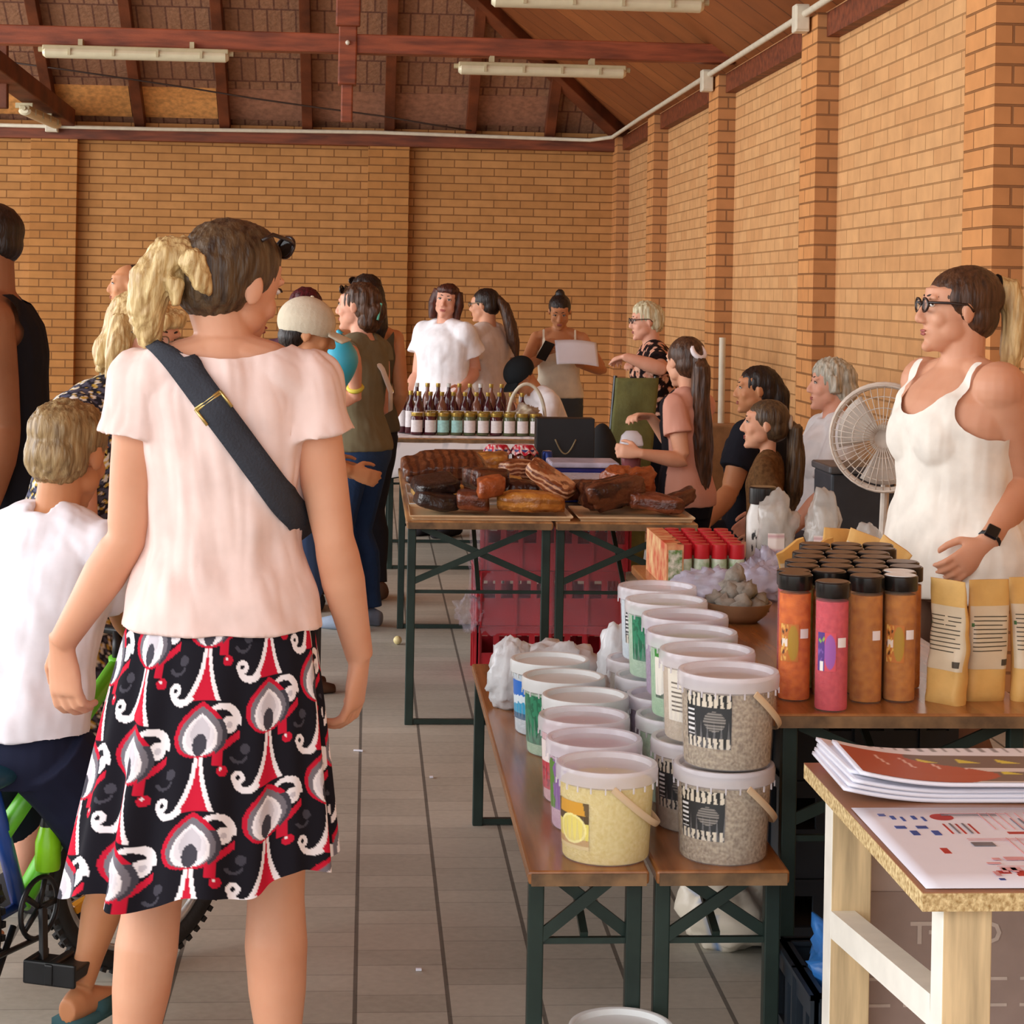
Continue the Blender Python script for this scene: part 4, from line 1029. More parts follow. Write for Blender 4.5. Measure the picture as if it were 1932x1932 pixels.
for i in range(26): R_('p', .2 + .028 * i, .12 + .05 * math.sin(i), .014, .05)
for i in range(14): R_('r', .36 + .045 * i, .06, .02, .014)
for j in range(3):
    for e in (0, 1): R_('p', .32 + j * .25, .57 + e * .36, .2, .003); R_('p', .32 + j * .25, .21 + e * .34, .2, .003)
R_('r', .13, .42, .02, .07); R_('b', .2, .06, .015, .02)
for k, m_ in (('r', M_pr), ('b', M_pb), ('g', M_pg), ('p', M_pp)): d[k].build('lettering', m_, t)
M_cover = colattr('brochure_print', .35)
def brochure(x0, y0, w, h, rz, z, label, kind):
    t = thing('brochure', (x0 + w / 2, y0 + h / 2, z), label, 'brochure', rz, 'brochures stacked at the far end of the counter')
    def s_(u, v): return V(((u - .5) * w, (v - .5) * h, .022 * max(0, .3 - u) ** 2 * 11 + .012 * max(0, .25 - v) * u))
    MB().grid(s_, 30, 12).build('pages', M_paper, t, smooth=True, solid=.006)
    o = MB().grid(lambda u, v: s_(.01 + u * .98, .02 + v * .96) + V((0, 0, .0042)), 120, 60).build('cover', M_cover, t, smooth=True)
    def pf(c_):
        u, v = c_.x / w + .5, c_.y / h + .5
        if kind == 'plain': return rgb('e6e6ee') if not (v > .8 and .05 < u < .95 and math.sin(u * 160) > .5) else rgb('8a8a92')
        b_ = .32 + .12 * math.sin(v * 6)
        if kind == 'red' and v > .86: return rgb('e6e6ee')
        if u < b_:
            if .42 < v < .72 and abs(math.sin(u * 40 + v * 3)) < .18 and u > .1: return rgb('e8c4ba')
            return rgb('b04a38')
        if abs(v - .42) < .05 and u < .9: return rgb('d6ccc8')
        s = (u * 8 + v * 2.2) % 1
        for vv in (.62, .28):
            dv = v - vv
            if 0 < dv < .13 and abs(s - .5) < (.13 - dv) * 2.0: return rgb('d8c94a')
        if v < .06: return rgb('d8d0cc')
        return rgb('6e5a58')
    paint(o, pf)
    return t
for i in range(3):
    brochure(.842 + .006 * i, 3.36 + .004 * i, .62, .27, -.02 + .015 * i, CZ + .004 + .0075 * i, ('white brochure at the bottom of the pile', 'white brochure second from the bottom of the pile', 'white brochure in the middle of the pile')[i], 'plain')
brochure(.855, 3.40, .6, .25, .01, CZ + .0275, 'white brochure whose curled corner shows under the red cover', 'plain')
brochure(.868, 3.345, .6, .24, -.03, CZ + .035, 'red and brown brochure with yellow triangles on top of the pile', 'red')
# ------------------------------------------------------------ things by the right-hand wall
t = thing('pedestal_fan', (1.86, 6.95, 0), 'white pedestal fan behind the vendor in the white top', 'fan')
fc = V((0, 0, 1.63 - (830 - 565) / 532))
M_fan = mat('fan_wire', 'd6cabc', .5)
fr = Matrix.Rotation(-.35, 3, 'Z')
g_ = MB()
for r_ in (.19, .15, .11, .07, .035): g_.tube([fc + fr @ V((r_ * math.cos(a), -.05 - .03 * (1 - r_ / .19), r_ * math.sin(a))) for a in [2 * PI * i / 40 for i in range(40)]], .004 if r_ > .16 else .0022, 6, closed=True)
for i in range(44):
    a = 2 * PI * i / 44; g_.tube([fc + fr @ V((.03 * math.cos(a), -.08, .03 * math.sin(a))), fc + fr @ V((.13 * math.cos(a), -.07, .13 * math.sin(a))), fc + fr @ V((.19 * math.cos(a), -.04, .19 * math.sin(a)))], .0016, 4)
g_.build('guard', M_fan, t, smooth=True)
g2 = MB().tube([fc + fr @ V((.19 * math.cos(a), .0, .19 * math.sin(a))) for a in [2 * PI * i / 40 for i in range(40)]], .012, 8, closed=True); g2.build('rim', M_fan, t, smooth=True)
bl = MB()
for k in range(3):
    a0 = k * 2 * PI / 3
    bl.grid(lambda u, v: fc + fr @ V(((.03 + .14 * u) * math.cos(a0 + v * 1.3), -.02 + .03 * v, (.03 + .14 * u) * math.sin(a0 + v * 1.3))), 6, 8)
bl.build('blade', mat('fan_blade', 'cfc4b8', .5, alpha=.9), t, smooth=True, solid=.003)
MB().tube([fc + fr @ V((0, -.06, 0)), fc + fr @ V((0, .16, 0))], .05, 16).build('motor', M_fan, t, smooth=.6)
MB().tube([fc + fr @ V((0, .1, -.02)), V((0, .09, .03))], .016, 10).build('pole', M_fan, t, smooth=.6)
MB().lathe([(.2, 0), (.2, .015), (.05, .035), (.001, .035)], (0, .09, 0), 28).build('base', M_fan, t, smooth=.6)
t = thing('storage_box', (at(1610, 950, 7.6).x, 7.6, 0), 'dark grey box with a flat lid beside the fan', 'box')
bh = 1.63 - (893 - 563) / 487
MB().box((0, 0, bh / 2), (.25, .3, bh)).build('box', mat('dark_box', '2b2f35', .5), t, bevel=.01)
MB().box((0, 0, bh + .015), (.27, .32, .03)).build('lid', mat('dark_box_lid', '4a4a4c', .4), t, bevel=.008)
M_khaki = mat('khaki_canvas', '6b6a3a', .8, var=.15, vscale=9, bump=.3)
t = thing('folded_lounger', (at(1178, 880, 11.4).x, 11.4, 0), 'khaki green folded lounger standing upright under the old woman\'s arms', 'lounger')
mb = MB(); mb.grid(lambda u, v: V((-.02 + (u - .5) * .24 + .09 * v, -.04 + .05 * math.sin(PI * u) * -.4 - .012 * noise.noise(V((u * 3, v * 9, 0))) + .1 * v, .02 + 1.12 * v)), 14, 40)
mb.build('canvas', M_khaki, t, smooth=True, solid=.05)
MB().box((.075, .02, 1.0), (.03, .012, .03), Matrix.Rotation(.1, 3, 'X')).build('patch', mat('tan_patch', 'a89a58', .6), t)
for s in (-1, 1): MB().tube([(s * .12 - .02, .0, .01), (s * .12 + .07, .1, 1.15)], .012).build('frame_tube', M_black, t, smooth=.6)
blob('dark_bag', (at(1135, 880, 11.2).x, 11.2, 0), (.13, .14, .5), mat('black_cloth', '17181a', .8), 'black bag standing on the floor beside the khaki lounger', 'bag', None, .12, 4, seed=4)
o = MB().tube([(2.31, 12.72, .8), (2.31, 12.72, 1.36)], .022, 14).build('downpipe', M_cond, smooth=.6); tag(o, 'short white pipe on the right wall beside the third pier', 'pipe')
MB_ = MB().box((2.26, 12.6, .4), (.3, .3, .8)).build('wall_cupboard', mat('tan_box', 'a67a50', .7), bevel=.01); tag(MB_, 'tan cupboard on the floor by the right wall, under the white pipe', 'cupboard')
for i, (px, py, lb) in enumerate(((676, 1418, 'white paper straw lying on the paving beside the skirt'), (790, 1832, 'small pale scrap on the paving near the bottom'), (814, 1468, 'pale crumb of dried dirt on the paving joint'))):
    o = MB().box((0, 0, .004), ((.035, .005, .006), (.014, .008, .006), (.012, .012, .005))[i]).build('paper_scrap', M_paper, bevel=.001); o.location = onz(px, py, .0); o.rotation_euler = (0, 0, -.3 * (i == 0)); tag(o, lb, 'litter', 'scraps on the floor')

o = MB().ell((0, 0, .02), (.02, .02, .02), n=14, m=8).build('plastic_ball', mat('pale_yellow_plastic', 'd8c890', .4), smooth=True); o.location = onz(750, 1216, 0.0); tag(o, 'small pale yellow plastic ball on the floor by the meat table leg', 'litter')
# ============================================================ people
def skin_mat(name, c, c2): return mat(name, c, .5, col2=c2, vscale=7, spec=.35, sss=.12)
SKIN = {'fair': skin_mat('skin_fair', 'd9a283', 'cf9474'), 'tan': skin_mat('skin_tan', 'c98d63', 'bb7d55'), 'dark': skin_mat('skin_tanned', '9a6647', '8c5a3d'), 'pink': skin_mat('skin_pink', 'e0a88e', 'd5977c')}
def hair_mat(name, c1, c2):
    if name in _mats: return _mats[name]
    return mat(name, c1, .42, col2=c2, vscale=9, stretch=(9, 9, 1.2), bump=.5, bscale=14, spec=.45)
HAIR = {'brown': hair_mat('hair_brown', '5a3b26', '2e1c12'), 'dark': hair_mat('hair_dark', '2c1d16', '130c09'), 'blond': hair_mat('hair_blond', 'dfc48c', 'a07c4a'), 'grey': hair_mat('hair_grey', 'cfc9b8', '86806f'),
        'sandy': hair_mat('hair_sandy', 'a58a5f', '6e5636'), 'red': hair_mat('hair_dark_red', '5a1620', '2a0a10'), 'auburn': hair_mat('hair_auburn', '5a2c1e', '2c1510'), 'mixed': hair_mat('hair_brown_streaked', '5f4a33', '33241a'), 'silver': hair_mat('hair_silver', 'e2d8b6', 'a89a74')}
M_eye = mat('eye_white', 'e6e0d8', .25); M_iris = mat('iris_dark', '2a1c14', .2); M_lip = mat('lip_rose', 'b0625a', .45); M_brow = mat('brow_dark', '33221a', .7)
M_frame = mat('dark_glasses_frame', '2a1a14', .3, spec=.6); M_metalf = mat('thin_metal_frame', '8a7a64', .3, metal=.6)
class Fr:
    """a frame: origin and right / forward / up axes"""
    def __init__(s, o, r, f, u): s.o, s.r, s.f, s.u = V(o), V(r).normalized(), V(f).normalized(), V(u).normalized()
    def p(s, x, y, z): return s.o + s.r * x + s.f * y + s.u * z
    def d(s, x, y, z): return s.r * x + s.f * y + s.u * z
    def inv(s, q): q = V(q) - s.o; return V((q.dot(s.r), q.dot(s.f), q.dot(s.u)))
    def rot(s): return Matrix((s.r, s.f, s.u)).transposed()
def fr_from(o, yaw, pitch=0, roll=0):
    """yaw: direction faced, degrees counter-clockwise from +X seen from above; pitch: nose down"""
    a = math.radians(yaw); f = V((math.cos(a), math.sin(a), 0)); u = V((0, 0, 1)); r = f.cross(u)
    q = Matrix.Rotation(math.radians(-pitch), 3, r); f, u = q @ f, q @ u
    q = Matrix.Rotation(math.radians(roll), 3, f); r, u = q @ r, q @ u
    return Fr(o, r, f, u)
def ik(a, b, l1, l2, pole):
    d = b - a; L = min(d.length, (l1 + l2) * .998); dn = d.normalized(); b = a + dn * L
    x = (l1 * l1 - l2 * l2 + L * L) / (2 * L); h = math.sqrt(max(0, l1 * l1 - x * x))
    p = pole - dn * pole.dot(dn)
    if p.length < 1e-4: p = frame(dn)[0]
    return a + dn * x + p.normalized() * h, b
def limb(mb, pts, rs, n=26):
    """smooth tapering limb through pts"""
    secs = []; N_ = len(pts)
    for i, (p_, r) in enumerate(zip(pts, rs)):
        d = (pts[min(i + 1, N_ - 1)] - pts[max(i - 1, 0)]).normalized(); x, y = frame(d, V((.31, .55, .77)))
        secs.append((p_, x, y, r, r))
    mb.loft(secs, n)
def lerp(a, b, t): return a + (b - a) * t
def hand(mb, w, d, n, thumb, k=1.0, curl=.5, spread=1.0, curls=None):
    """palm and five fingers: w wrist, d direction to fingers, n back of the hand, thumb side +1/-1 along d x n"""
    d = d.normalized(); n = (n - d * n.dot(d)).normalized(); l = d.cross(n) * thumb
    mb.loft([(w - d * .02 * k, l, n, .024 * k, .02 * k), (w + d * .012 * k, l, n, .027 * k, .018 * k), (w + d * .05 * k, l, n, .037 * k, .016 * k), (w + d * .088 * k, l, n, .039 * k, .013 * k), (w + d * .096 * k, l, n, .034 * k, .009 * k)], 14)
    for i, (off, L) in enumerate(((.029, .07), (.0098, .079), (-.0098, .074), (-.028, .058))):
        c = curls[i] if curls else curl * (1 + .12 * i)
        p0 = w + d * .086 * k + l * off * k; a = .25 * c; dd = (d + l * off * 2.2 * spread).normalized(); rad = .0092 * k
        q = dd; pts = [p0]
        for j, f_ in enumerate((.46, .3, .24)):
            ang = (.35, .75, .5)[j] * c
            ax = q.cross(n).normalized() if abs(q.dot(n)) < .98 else l
            R_ = Matrix.Rotation(-ang, 3, (l * thumb if True else ax))
            q = (R_ @ q).normalized(); pts.append(pts[-1] + q * L * f_ * k)
        mb.tube([lerp(p0, w + d * .04 * k + l * off * .8 * k, 1)] + pts, [rad, rad * 1.02, rad * .98, rad * .9, rad * .72], 10)
        mb.ell(pts[-1], (rad * .75,) * 3, n=8, m=6)
    t0 = w + d * .022 * k + l * .02 * k - n * .004 * k
    t1 = t0 + (d * .6 + l * .62 - n * .25).normalized() * .042 * k; t2 = t1 + (d * .86 + l * .2 - n * .3).normalized() * .034 * k; t3 = t2 + (d * .9 - l * .02 - n * .35).normalized() * .026 * k
    mb.tube([t0, t1, t2, t3], [.014 * k, .0115 * k, .0102 * k, .0085 * k], 10); mb.ell(t3, (.0085 * k,) * 3, n=8, m=6)
FEM = ((-.13, .152, .10, -.01), (-.05, .172, .118, -.015), (.0, .176, .12, -.015), (.07, .165, .11, -.005), (.17, .134, .094, .005), (.27, .138, .1, .005), (.36, .155, .112, .005), (.43, .155, .1, -.005), (.485, .125, .078, -.012), (.515, .085, .062, -.015), (.545, .058, .055, -.01))
MAL = ((-.13, .15, .105, 0), (-.05, .165, .12, -.005), (.0, .166, .12, -.005), (.07, .16, .115, 0), (.17, .15, .108, .005), (.27, .158, .115, .008), (.36, .178, .125, .008), (.43, .185, .112, -.002), (.485, .15, .086, -.012), (.515, .1, .068, -.015), (.545, .066, .06, -.01))
PEOPLE = []
class Person:
    def __init__(s, label, root, yaw, H=1.66, sex='f', skin='fair', vox=.007, g=1.0, ga=1.0, lean=0, side=0, hip=None, head=(None, 0, 0), headk=1.0, bust=0, belly=0, shw=None, cat='person', twist=0, neckz=.565, hoff=(0, 0)):
        s.k = k = H / 1.70; s.vox = vox; s.g = g; s.ga = ga; s.sex = sex; s.skin = SKIN[skin] if isinstance(skin, str) else skin
        s.root = V((root[0], root[1], 0)); s.yaw = yaw
        s.t = thing('person', s.root, label, cat)
        hz = .90 * k if hip is None else hip
        P = V((s.root.x, s.root.y, hz))
        s.pel = fr_from(P, yaw, 0, 0); s.T = fr_from(P, yaw + twist, lean, side)
        s.secs = FEM if sex == 'f' else MAL
        s.sh = (shw or (.168 if sex == 'f' else .195)) * k
        hy = s.yaw + twist if head[0] is None else head[0]
        s.neck = s.T.p(0, -.012 * k, .53 * k)
        base = s.T.p(hoff[0], hoff[1], neckz * k)
        s.hk = hk = k ** .55 * headk
        hf = fr_from(base, hy, head[1], head[2] if len(head) > 2 else 0)
        s.Hd = Fr(base + hf.u * .118 * hk + hf.f * .012 * hk, hf.r, hf.f, hf.u)
        PEOPLE.append(s); s.mb = MB(); s.bust, s.belly = bust, belly
        s.torso(s.mb, 0); s.head_geo(s.mb); s.arms = {}; s.legs = {}
    def torso(s, mb, off, z0=-.13, z1=.545, flare=0, n=28, hemr=None):
        k, g = s.k, s.g; secs = []
        def sec(z):
            S_ = s.secs
            if z <= S_[0][0]: return S_[0][1:]
            for a, b in zip(S_, S_[1:]):
                if a[0] <= z <= b[0]:
                    t = (z - a[0]) / (b[0] - a[0]); t = t * t * (3 - 2 * t) * .5 + t * .5
                    return tuple(lerp(a[i], b[i], t) for i in (1, 2, 3))
            return S_[-1][1:]
        m = 22
        for i in range(m + 1):
            z = lerp(z0, z1, i / m); rx, ry, yo = sec(z)
            gg = g if z < .44 else 1 + (g - 1) * max(0, (.56 - z) / .12)
            fl = flare * max(0, 1 - (z - z0) / .3)
            fr_ = s.T if z > .06 else Fr(s.T.o, s.pel.r.lerp(s.T.r, max(0, z / .06)), s.pel.f.lerp(s.T.f, max(0, z / .06)), s.pel.u.lerp(s.T.u, max(0, z / .06)))
            bf = s.belly * math.exp(-((z - .14) / .12) ** 2)
            secs.append((fr_.p(0, (yo + bf * .5) * k, z * k), fr_.r, fr_.f, (rx * gg) * k + off + fl, (ry * gg + bf * .5) * k + off + fl))
        mb.loft(secs, n)
        if s.bust:
            for q in (-1, 1):
                if z1 > .4: mb.ell(s.T.p(q * .062 * k, (.07 * g - .002) * k, .325 * k), tuple(x * k * s.bust + off * .8 for x in (.076, .066, .08)), s.T.rot())
        if s.bust and z1 > .4: mb.ell(s.T.p(0, (.06 * g - .002) * k, .325 * k), tuple(x * k * s.bust + off * .8 for x in (.085, .055, .075)), s.T.rot())
        for q in (-1, 1):
            if z1 >= .5: mb.loft([(s.T.p(q * .035 * k, -.018 * k, .505 * k), s.T.u, s.T.f, .05 * k + off * .9, .055 * k + off), (s.T.p(q * s.sh * .62, -.014 * k, .487 * k), s.T.u, s.T.f, .052 * k + off, .058 * k + off), (s.T.p(q * s.sh, -.01 * k, .462 * k), s.T.u, s.T.f, .048 * k * (1 + (s.ga - 1) * .6) + off, .052 * k * (1 + (s.ga - 1) * .6) + off)], 16)
    def head_geo(s, mb):
        h, q, F = s.hk, s.Hd, 1.0
        E = lambda c, r: mb.ell(q.p(*(x * h for x in c)), tuple(x * h for x in r), q.rot(), 22, 14)
        E((0, -.012, .03), (.076, .096, .087))
        secs = [(.06, .02, .068, .07), (.02, .024, .067, .0685), (-.02, .026, .063, .066), (-.05, .03, .057, .06), (-.08, .038, .046, .05), (-.1, .046, .032, .038), (-.112, .05, .018, .024)]
        mb.loft([(q.p(0, y * h, z * h), q.r, q.f, rx * h, ry * h) for z, y, rx, ry in secs], 22)
        mb.tube([q.p(0, .082 * h, .022 * h), q.p(0, .096 * h, .004 * h), q.p(0, .109 * h, -.026 * h)], [.008 * h, .0095 * h, .0125 * h], 10); E((0, .107, -.028), (.0125, .012, .01))
        for d_ in (-1, 1):
            E((d_ * .012, .098, -.031), (.009, .011, .008)); E((d_ * .034, .06, -.024), (.027, .024, .027)); E((d_ * .032, .079, .032), (.022, .011, .009))
            mb.ell(q.p(d_ * .076 * h, -.006 * h, -.004 * h), (.008 * h, .019 * h, .03 * h), q.rot() @ Matrix.Rotation(d_ * -.35, 3, 'Z'), 14, 8)
            E((d_ * .044, .024, -.052), (.021, .036, .03))
        E((0, .083, -.062), (.026, .013, .015)); E((0, .078, -.1), (.02, .018, .016))
        k = s.k
        limb(mb, [s.T.p(0, -.016 * k, .49 * k), s.T.p(0, -.01 * k, .535 * k), q.p(0, -.02 * h, -.055 * h), q.p(0, -.022 * h, -.01 * h)], [x * k * (1 if s.sex == 'f' else 1.15) * (.5 + .5 * s.g) for x in (.066, .052, .052, .055)], 18)
    def face(s, brow=M_brow, lips=M_lip, eyes=True):
        h, q, o = s.hk, s.Hd, s.root
        if eyes:
            e = MB(); ir = MB(); ld = MB()
            for d_ in (-1, 1):
                e.ell(q.p(d_ * .031 * h, .0815 * h, .013 * h), (.0135 * h, .0085 * h, .0062 * h), q.rot(), 14, 8)
                ir.ell(q.p(d_ * .031 * h, .0875 * h, .013 * h), (.0055 * h, .0035 * h, .0055 * h), q.rot(), 10, 6)
                ld.tube([q.p((d_ * .031 + x) * h, (.0905 - abs(x) * .38) * h, (.0195 - x * x * 22) * h) for x in (-.016, -.008, 0, .008, .016)], .0022 * h, 6)
            e.build('eyes', M_eye, s.t, True, origin=o); ir.build('irises', M_iris, s.t, True, origin=o); ld.build('eyelids', brow, s.t, True, origin=o)
        b = MB()
        for d_ in (-1, 1): b.tube([q.p(d_ * x * h, (.0925 - x * x * 9) * h, (.037 + (.002 if .02 < x < .04 else 0) - (.002 if x > .045 else 0)) * h) for x in (.014, .024, .036, .05)], [.0022 * h, .003 * h, .0028 * h, .0014 * h], 6)
        b.build('eyebrows', brow, s.t, True, origin=o)
        l = MB(); l.ell(q.p(0, .0945 * h, -.0578 * h), (.0215 * h, .0038 * h, .0042 * h), q.rot(), 16, 8); l.ell(q.p(0, .094 * h, -.0662 * h), (.019 * h, .0038 * h, .0048 * h), q.rot(), 16, 8)
        l.build('lips', lips, s.t, True, origin=o)
    def arm(s, side, target, pole=(0, -1, -.3), hdir=None, hn=None, curl=.5, curls=None, elbow=None, handk=1.0):
        """side +1: the person's right. target: wrist in the world, or a torso-local tuple"""
        k, ga = s.k, s.ga
        S_ = s.T.p(side * s.sh, -.01 * k, .462 * k)
        tg = V(target) if isinstance(target, V) else s.T.p(*(x * k for x in target))
        l1, l2 = .285 * k, .245 * k
        pl = pole if isinstance(pole, V) else s.T.d(*pole)
        if elbow is not None:
            E_ = S_ + (V(elbow) - S_).normalized() * l1; Wr = E_ + (tg - E_).normalized() * l2
        else: E_, Wr = ik(S_, tg, l1, l2, pl)
        a, b = (E_ - S_), (Wr - E_)
        limb(s.mb, [S_ - a * .0, S_ + a * .2, S_ + a * .55, S_ + a * .9, E_, E_ + b * .12, E_ + b * .35, E_ + b * .7, Wr], [r * k * ga for r in (.05, .05, .046, .04, .038, .041, .042, .033)] + [.026 * k * (.5 + .5 * ga)])
        s.mb.ell(S_, tuple(x * k * ga for x in (.053, .053, .053)))
        hd = V(hdir) if hdir is not None else b.normalized()
        nn = V(hn) if hn is not None else s.T.r * side
        l = hd.normalized().cross((nn - hd * nn.dot(hd)).normalized())
        th = 1 if l.dot(s.T.f + V((0, 0, .5))) > 0 else -1
        hand(s.mb, Wr, hd, nn, th, k * 1.02 * handk, curl, 1.0, curls)
        s.arms[side] = (S_, E_, Wr)
        return s
    def leg(s, side, ankle=None, pole=None, foot=None, gl=1.0, hipx=.088, lk=1.0):
        k = s.k
        Hp = s.pel.p(side * hipx * k, -.01 * k, -.04 * k)
        A = V(ankle) if ankle is not None else s.pel.p(side * .09 * k, -.02 * k, 0) * 1; 
        if ankle is None: A.z = .085 * k
        Kn, A = ik(Hp, A, .402 * k * lk, .384 * k * lk, V(pole) if pole is not None else s.pel.f)
        a, b = Kn - Hp, A - Kn
        bk = (s.pel.f * -1); bk = bk - b.normalized() * bk.dot(b.normalized())
        pts = [Hp, Hp + a * .3, Hp + a * .65, Hp + a * .92, Kn, Kn + b * .1 + bk * .006 * k, Kn + b * .3 + bk * .018 * k, Kn + b * .5 + bk * .012 * k, Kn + b * .78, A]
        limb(s.mb, pts, [r * k * gl for r in (.092, .086, .07, .057, .055, .053, .058, .053, .037, .034)], 30)
        fd = V(foot) if foot is not None else s.pel.f
        fd = fd.normalized(); s.ft = getattr(s, 'ft', {}); s.ft[side] = fd; rt = fd.cross(V((0, 0, 1))).normalized(); up = rt.cross(fd)
        s.mb.loft([(A - fd * .055 * k - up * .045 * k, rt, up, .026 * k, .03 * k), (A - fd * .02 * k - up * .04 * k, rt, up, .034 * k, .042 * k), (A + fd * .05 * k - up * .045 * k, rt, up, .038 * k, .036 * k), (A + fd * .12 * k - up * .058 * k, rt, up, .045 * k, .022 * k), (A + fd * .175 * k - up * .066 * k, rt, up, .034 * k, .012 * k)], 16)
        s.legs[side] = (Hp, Kn, A); s.lp = getattr(s, 'lp', {}); s.lp[side] = (pts, [r * k * gl for r in (.092, .086, .07, .057, .055, .053, .058, .053, .037, .034)])
        return s
    def build(s):
        me = remesh(s.mb, s.vox, 4, .5)
        s.body = finish(me, 'body', s.skin, s.t, s.root)
        return s
    def shoes(s, m, name='shoe'):
        k = s.k
        for sd, (Hp, Kn, A) in s.legs.items():
            f_ = s.ft[sd]; r_ = f_.cross(V((0, 0, 1))).normalized(); u_ = V((0, 0, 1))
            mb = MB(); mb.loft([(A + f_ * a_ * k + u_ * z_ * k, r_, u_, w_ * k, h_ * k) for a_, z_, w_, h_ in ((-.075, -.04, .026, .034), (-.05, -.036, .036, .046), (.0, -.035, .042, .05), (.08, -.05, .049, .036), (.15, -.06, .047, .026), (.195, -.066, .034, .018))], 16)
            mb.build(name, m, s.t, True, origin=s.root)
    # ---- clothing
    def top(s, name, m, off=.018, hem=-.02, neck=.52, sleeve=.45, flare=.004, cut=None, wr=.004, fold=.0035, sl_off=.012, label=None, vox=None, patt=None, sm=6):
        mb = MB(); s.torso(mb, off, hem, neck, flare)
        k = s.k
        if sleeve:
            for sd, (S_, E_, Wr) in s.arms.items():
                a = E_ - S_; L = a.normalized()
                e = S_ + a * min(sleeve, 1)
                x, y = frame(L, V((.31, .55, .77)))
                r0 = .053 * k * s.ga + off
                mb.loft([(S_ - L * .01, x, y, r0, r0), (lerp(S_, e, .5), x, y, r0 + .001, r0 + .001), (e, x, y, .046 * k * s.ga + off + sl_off, .046 * k * s.ga + off + sl_off)], 18)
                mb.ell(S_, (r0,) * 3)
                if sleeve > 1:
                    b = Wr - E_; limb(mb, [E_, E_ + b * .3, E_ + b * (sleeve - 1)], [(r * k) * s.ga + off for r in (.044, .046, .04)])
        me = remesh(mb, vox or s.vox, sm, .6)
        T = s.T
        def disp(c, n):
            q = T.inv(c)
            w_ = noise.noise(V((q.x * 11, q.y * 11, q.z * 5))) + .6 * noise.noise(V((q.x * 22 + q.z * 9, q.y * 20, q.z * 14 + 5)))
            return w_ * wr + fold * min(1, max(.1, (q.z / k - hem) / .12)) * (noise.noise(V((q.x * 21, q.y * 21, q.z * 3.2))) + .5 * abs(noise.noise(V((q.x * 40 + q.z * 6, q.y * 40, q.z * 6)))))
        c_ = (lambda c: cut(T.inv(c) / k)) if cut else None
        o = finish(me, name, m, s.t, s.root, c_, disp)
        if label: o['label'] = label
        if patt: paint(o, patt)
        return o
    def legwear(s, name, m, off=.01, top=.06, to=1.0, wr=.002, loose=0.0, patt=None):
        mb = MB(); k = s.k
        s.torso(mb, off, -.13, top)
        for sd, (Hp, Kn, A) in s.legs.items():
            a, b = Kn - Hp, A - Kn
            pts = list(s.lp[sd][0])
            rs = [r + off + loose * i / 9 + (.006 if i > 7 else 0) for i, r in enumerate(s.lp[sd][1])]
            tot = to * 2
            if to < .5: n_ = 4; pts = [Hp + a * (to * 2) * t for t in (0, .35, .7, 1)]; rs = [.092 * k + off, .089 * k + off, .08 * k + off + loose * .5, .076 * k + off + loose]
            else:
                n_ = max(5, int(round(5 + (to - .5) * 2 * 5))); pts, rs = pts[:n_], rs[:n_]
            limb(mb, pts, rs, 18)
        me = remesh(mb, s.vox, 3, .5)
        o = finish(me, name, m, s.t, s.root, None, lambda c, n: wr * (noise.noise(V((c.x * 14, c.y * 14, c.z * 6))) + .5 * noise.noise(c * 26)))
        if patt: paint(o, patt)
        return o
    def skirt(s, name, m, z0=.12, z1=-.4, flare=.08, off=.014, pleats=7, amp=.012, patt=None, nu=96, nv=40):
        k = s.k; fr_ = s.pel
        def g_(u, v):
            z = lerp(z0, z1, v); a = 2 * PI * u
            if z > -.05:
                S_ = s.secs; i = max(j for j in range(len(S_)) if S_[j][0] <= z); a_, b_ = S_[i], S_[min(i + 1, len(S_) - 1)]
                t = (z - a_[0]) / max(1e-6, b_[0] - a_[0]); rx, ry, yo = (lerp(a_[j], b_[j], t) for j in (1, 2, 3))
            else: _, rx, ry, yo = s.secs[1]
            fl = flare * max(0, (z0 - z) / (z0 - z1)) ** 1.3; w_ = amp * max(0, (z0 - .08 - z) / (z0 - z1)) * math.sin(a * pleats + 2 * math.sin(a * 2))
            rx, ry = rx * s.g * k + off + fl + w_, ry * s.g * k + off + fl + w_
            return fr_.p(math.cos(a) * rx, yo * k + math.sin(a) * ry, z * k)
        mb = MB().grid(g_, nu, nv, True)
        o = mb.build(name, m, s.t, True, origin=s.root)
        if patt: paint(o, patt)
        return o
    # ---- hair
    def hair(s, m, parts, name='hair', vox=None, amp=.004, cut=None, fr2=(26, 6), label=None):
        """parts: ('e', centre, radii) or ('l', [points], [radii]) in head units"""
        h, q = s.hk, s.Hd; mb = MB()
        for p_ in parts:
            if p_[0] == 'e': mb.ell(q.p(*(x * h for x in p_[1])), tuple(x * h for x in p_[2]), q.rot(), 24, 16)
            elif p_[0] == 'l': limb(mb, [q.p(*(x * h for x in c)) for c in p_[1]], [r * h for r in p_[2]], 16)
            elif p_[0] == 'w':   # drop given in the world's down direction: points (head x, y, z) + world offset
                limb(mb, [q.p(*(x * h for x in c)) + V(o_) * h for c, o_ in p_[1]], [r * h for r in p_[2]], 16)
        me = remesh(mb, vox or s.vox, 2, .5)
        def disp(c, n):
            l = q.inv(c); return amp * (noise.noise(V((l.x * fr2[0] * 2, l.y * fr2[0] * 2, l.z * fr2[1]))) + .7 * noise.noise(V((l.x * fr2[0] * 5, l.y * fr2[0] * 5, l.z * fr2[1] * 1.6))))
        o = finish(me, name, m, s.t, s.root, (lambda c: cut(q.inv(c) / h)) if cut else None, disp)
        if label: o['label'] = label
        return o
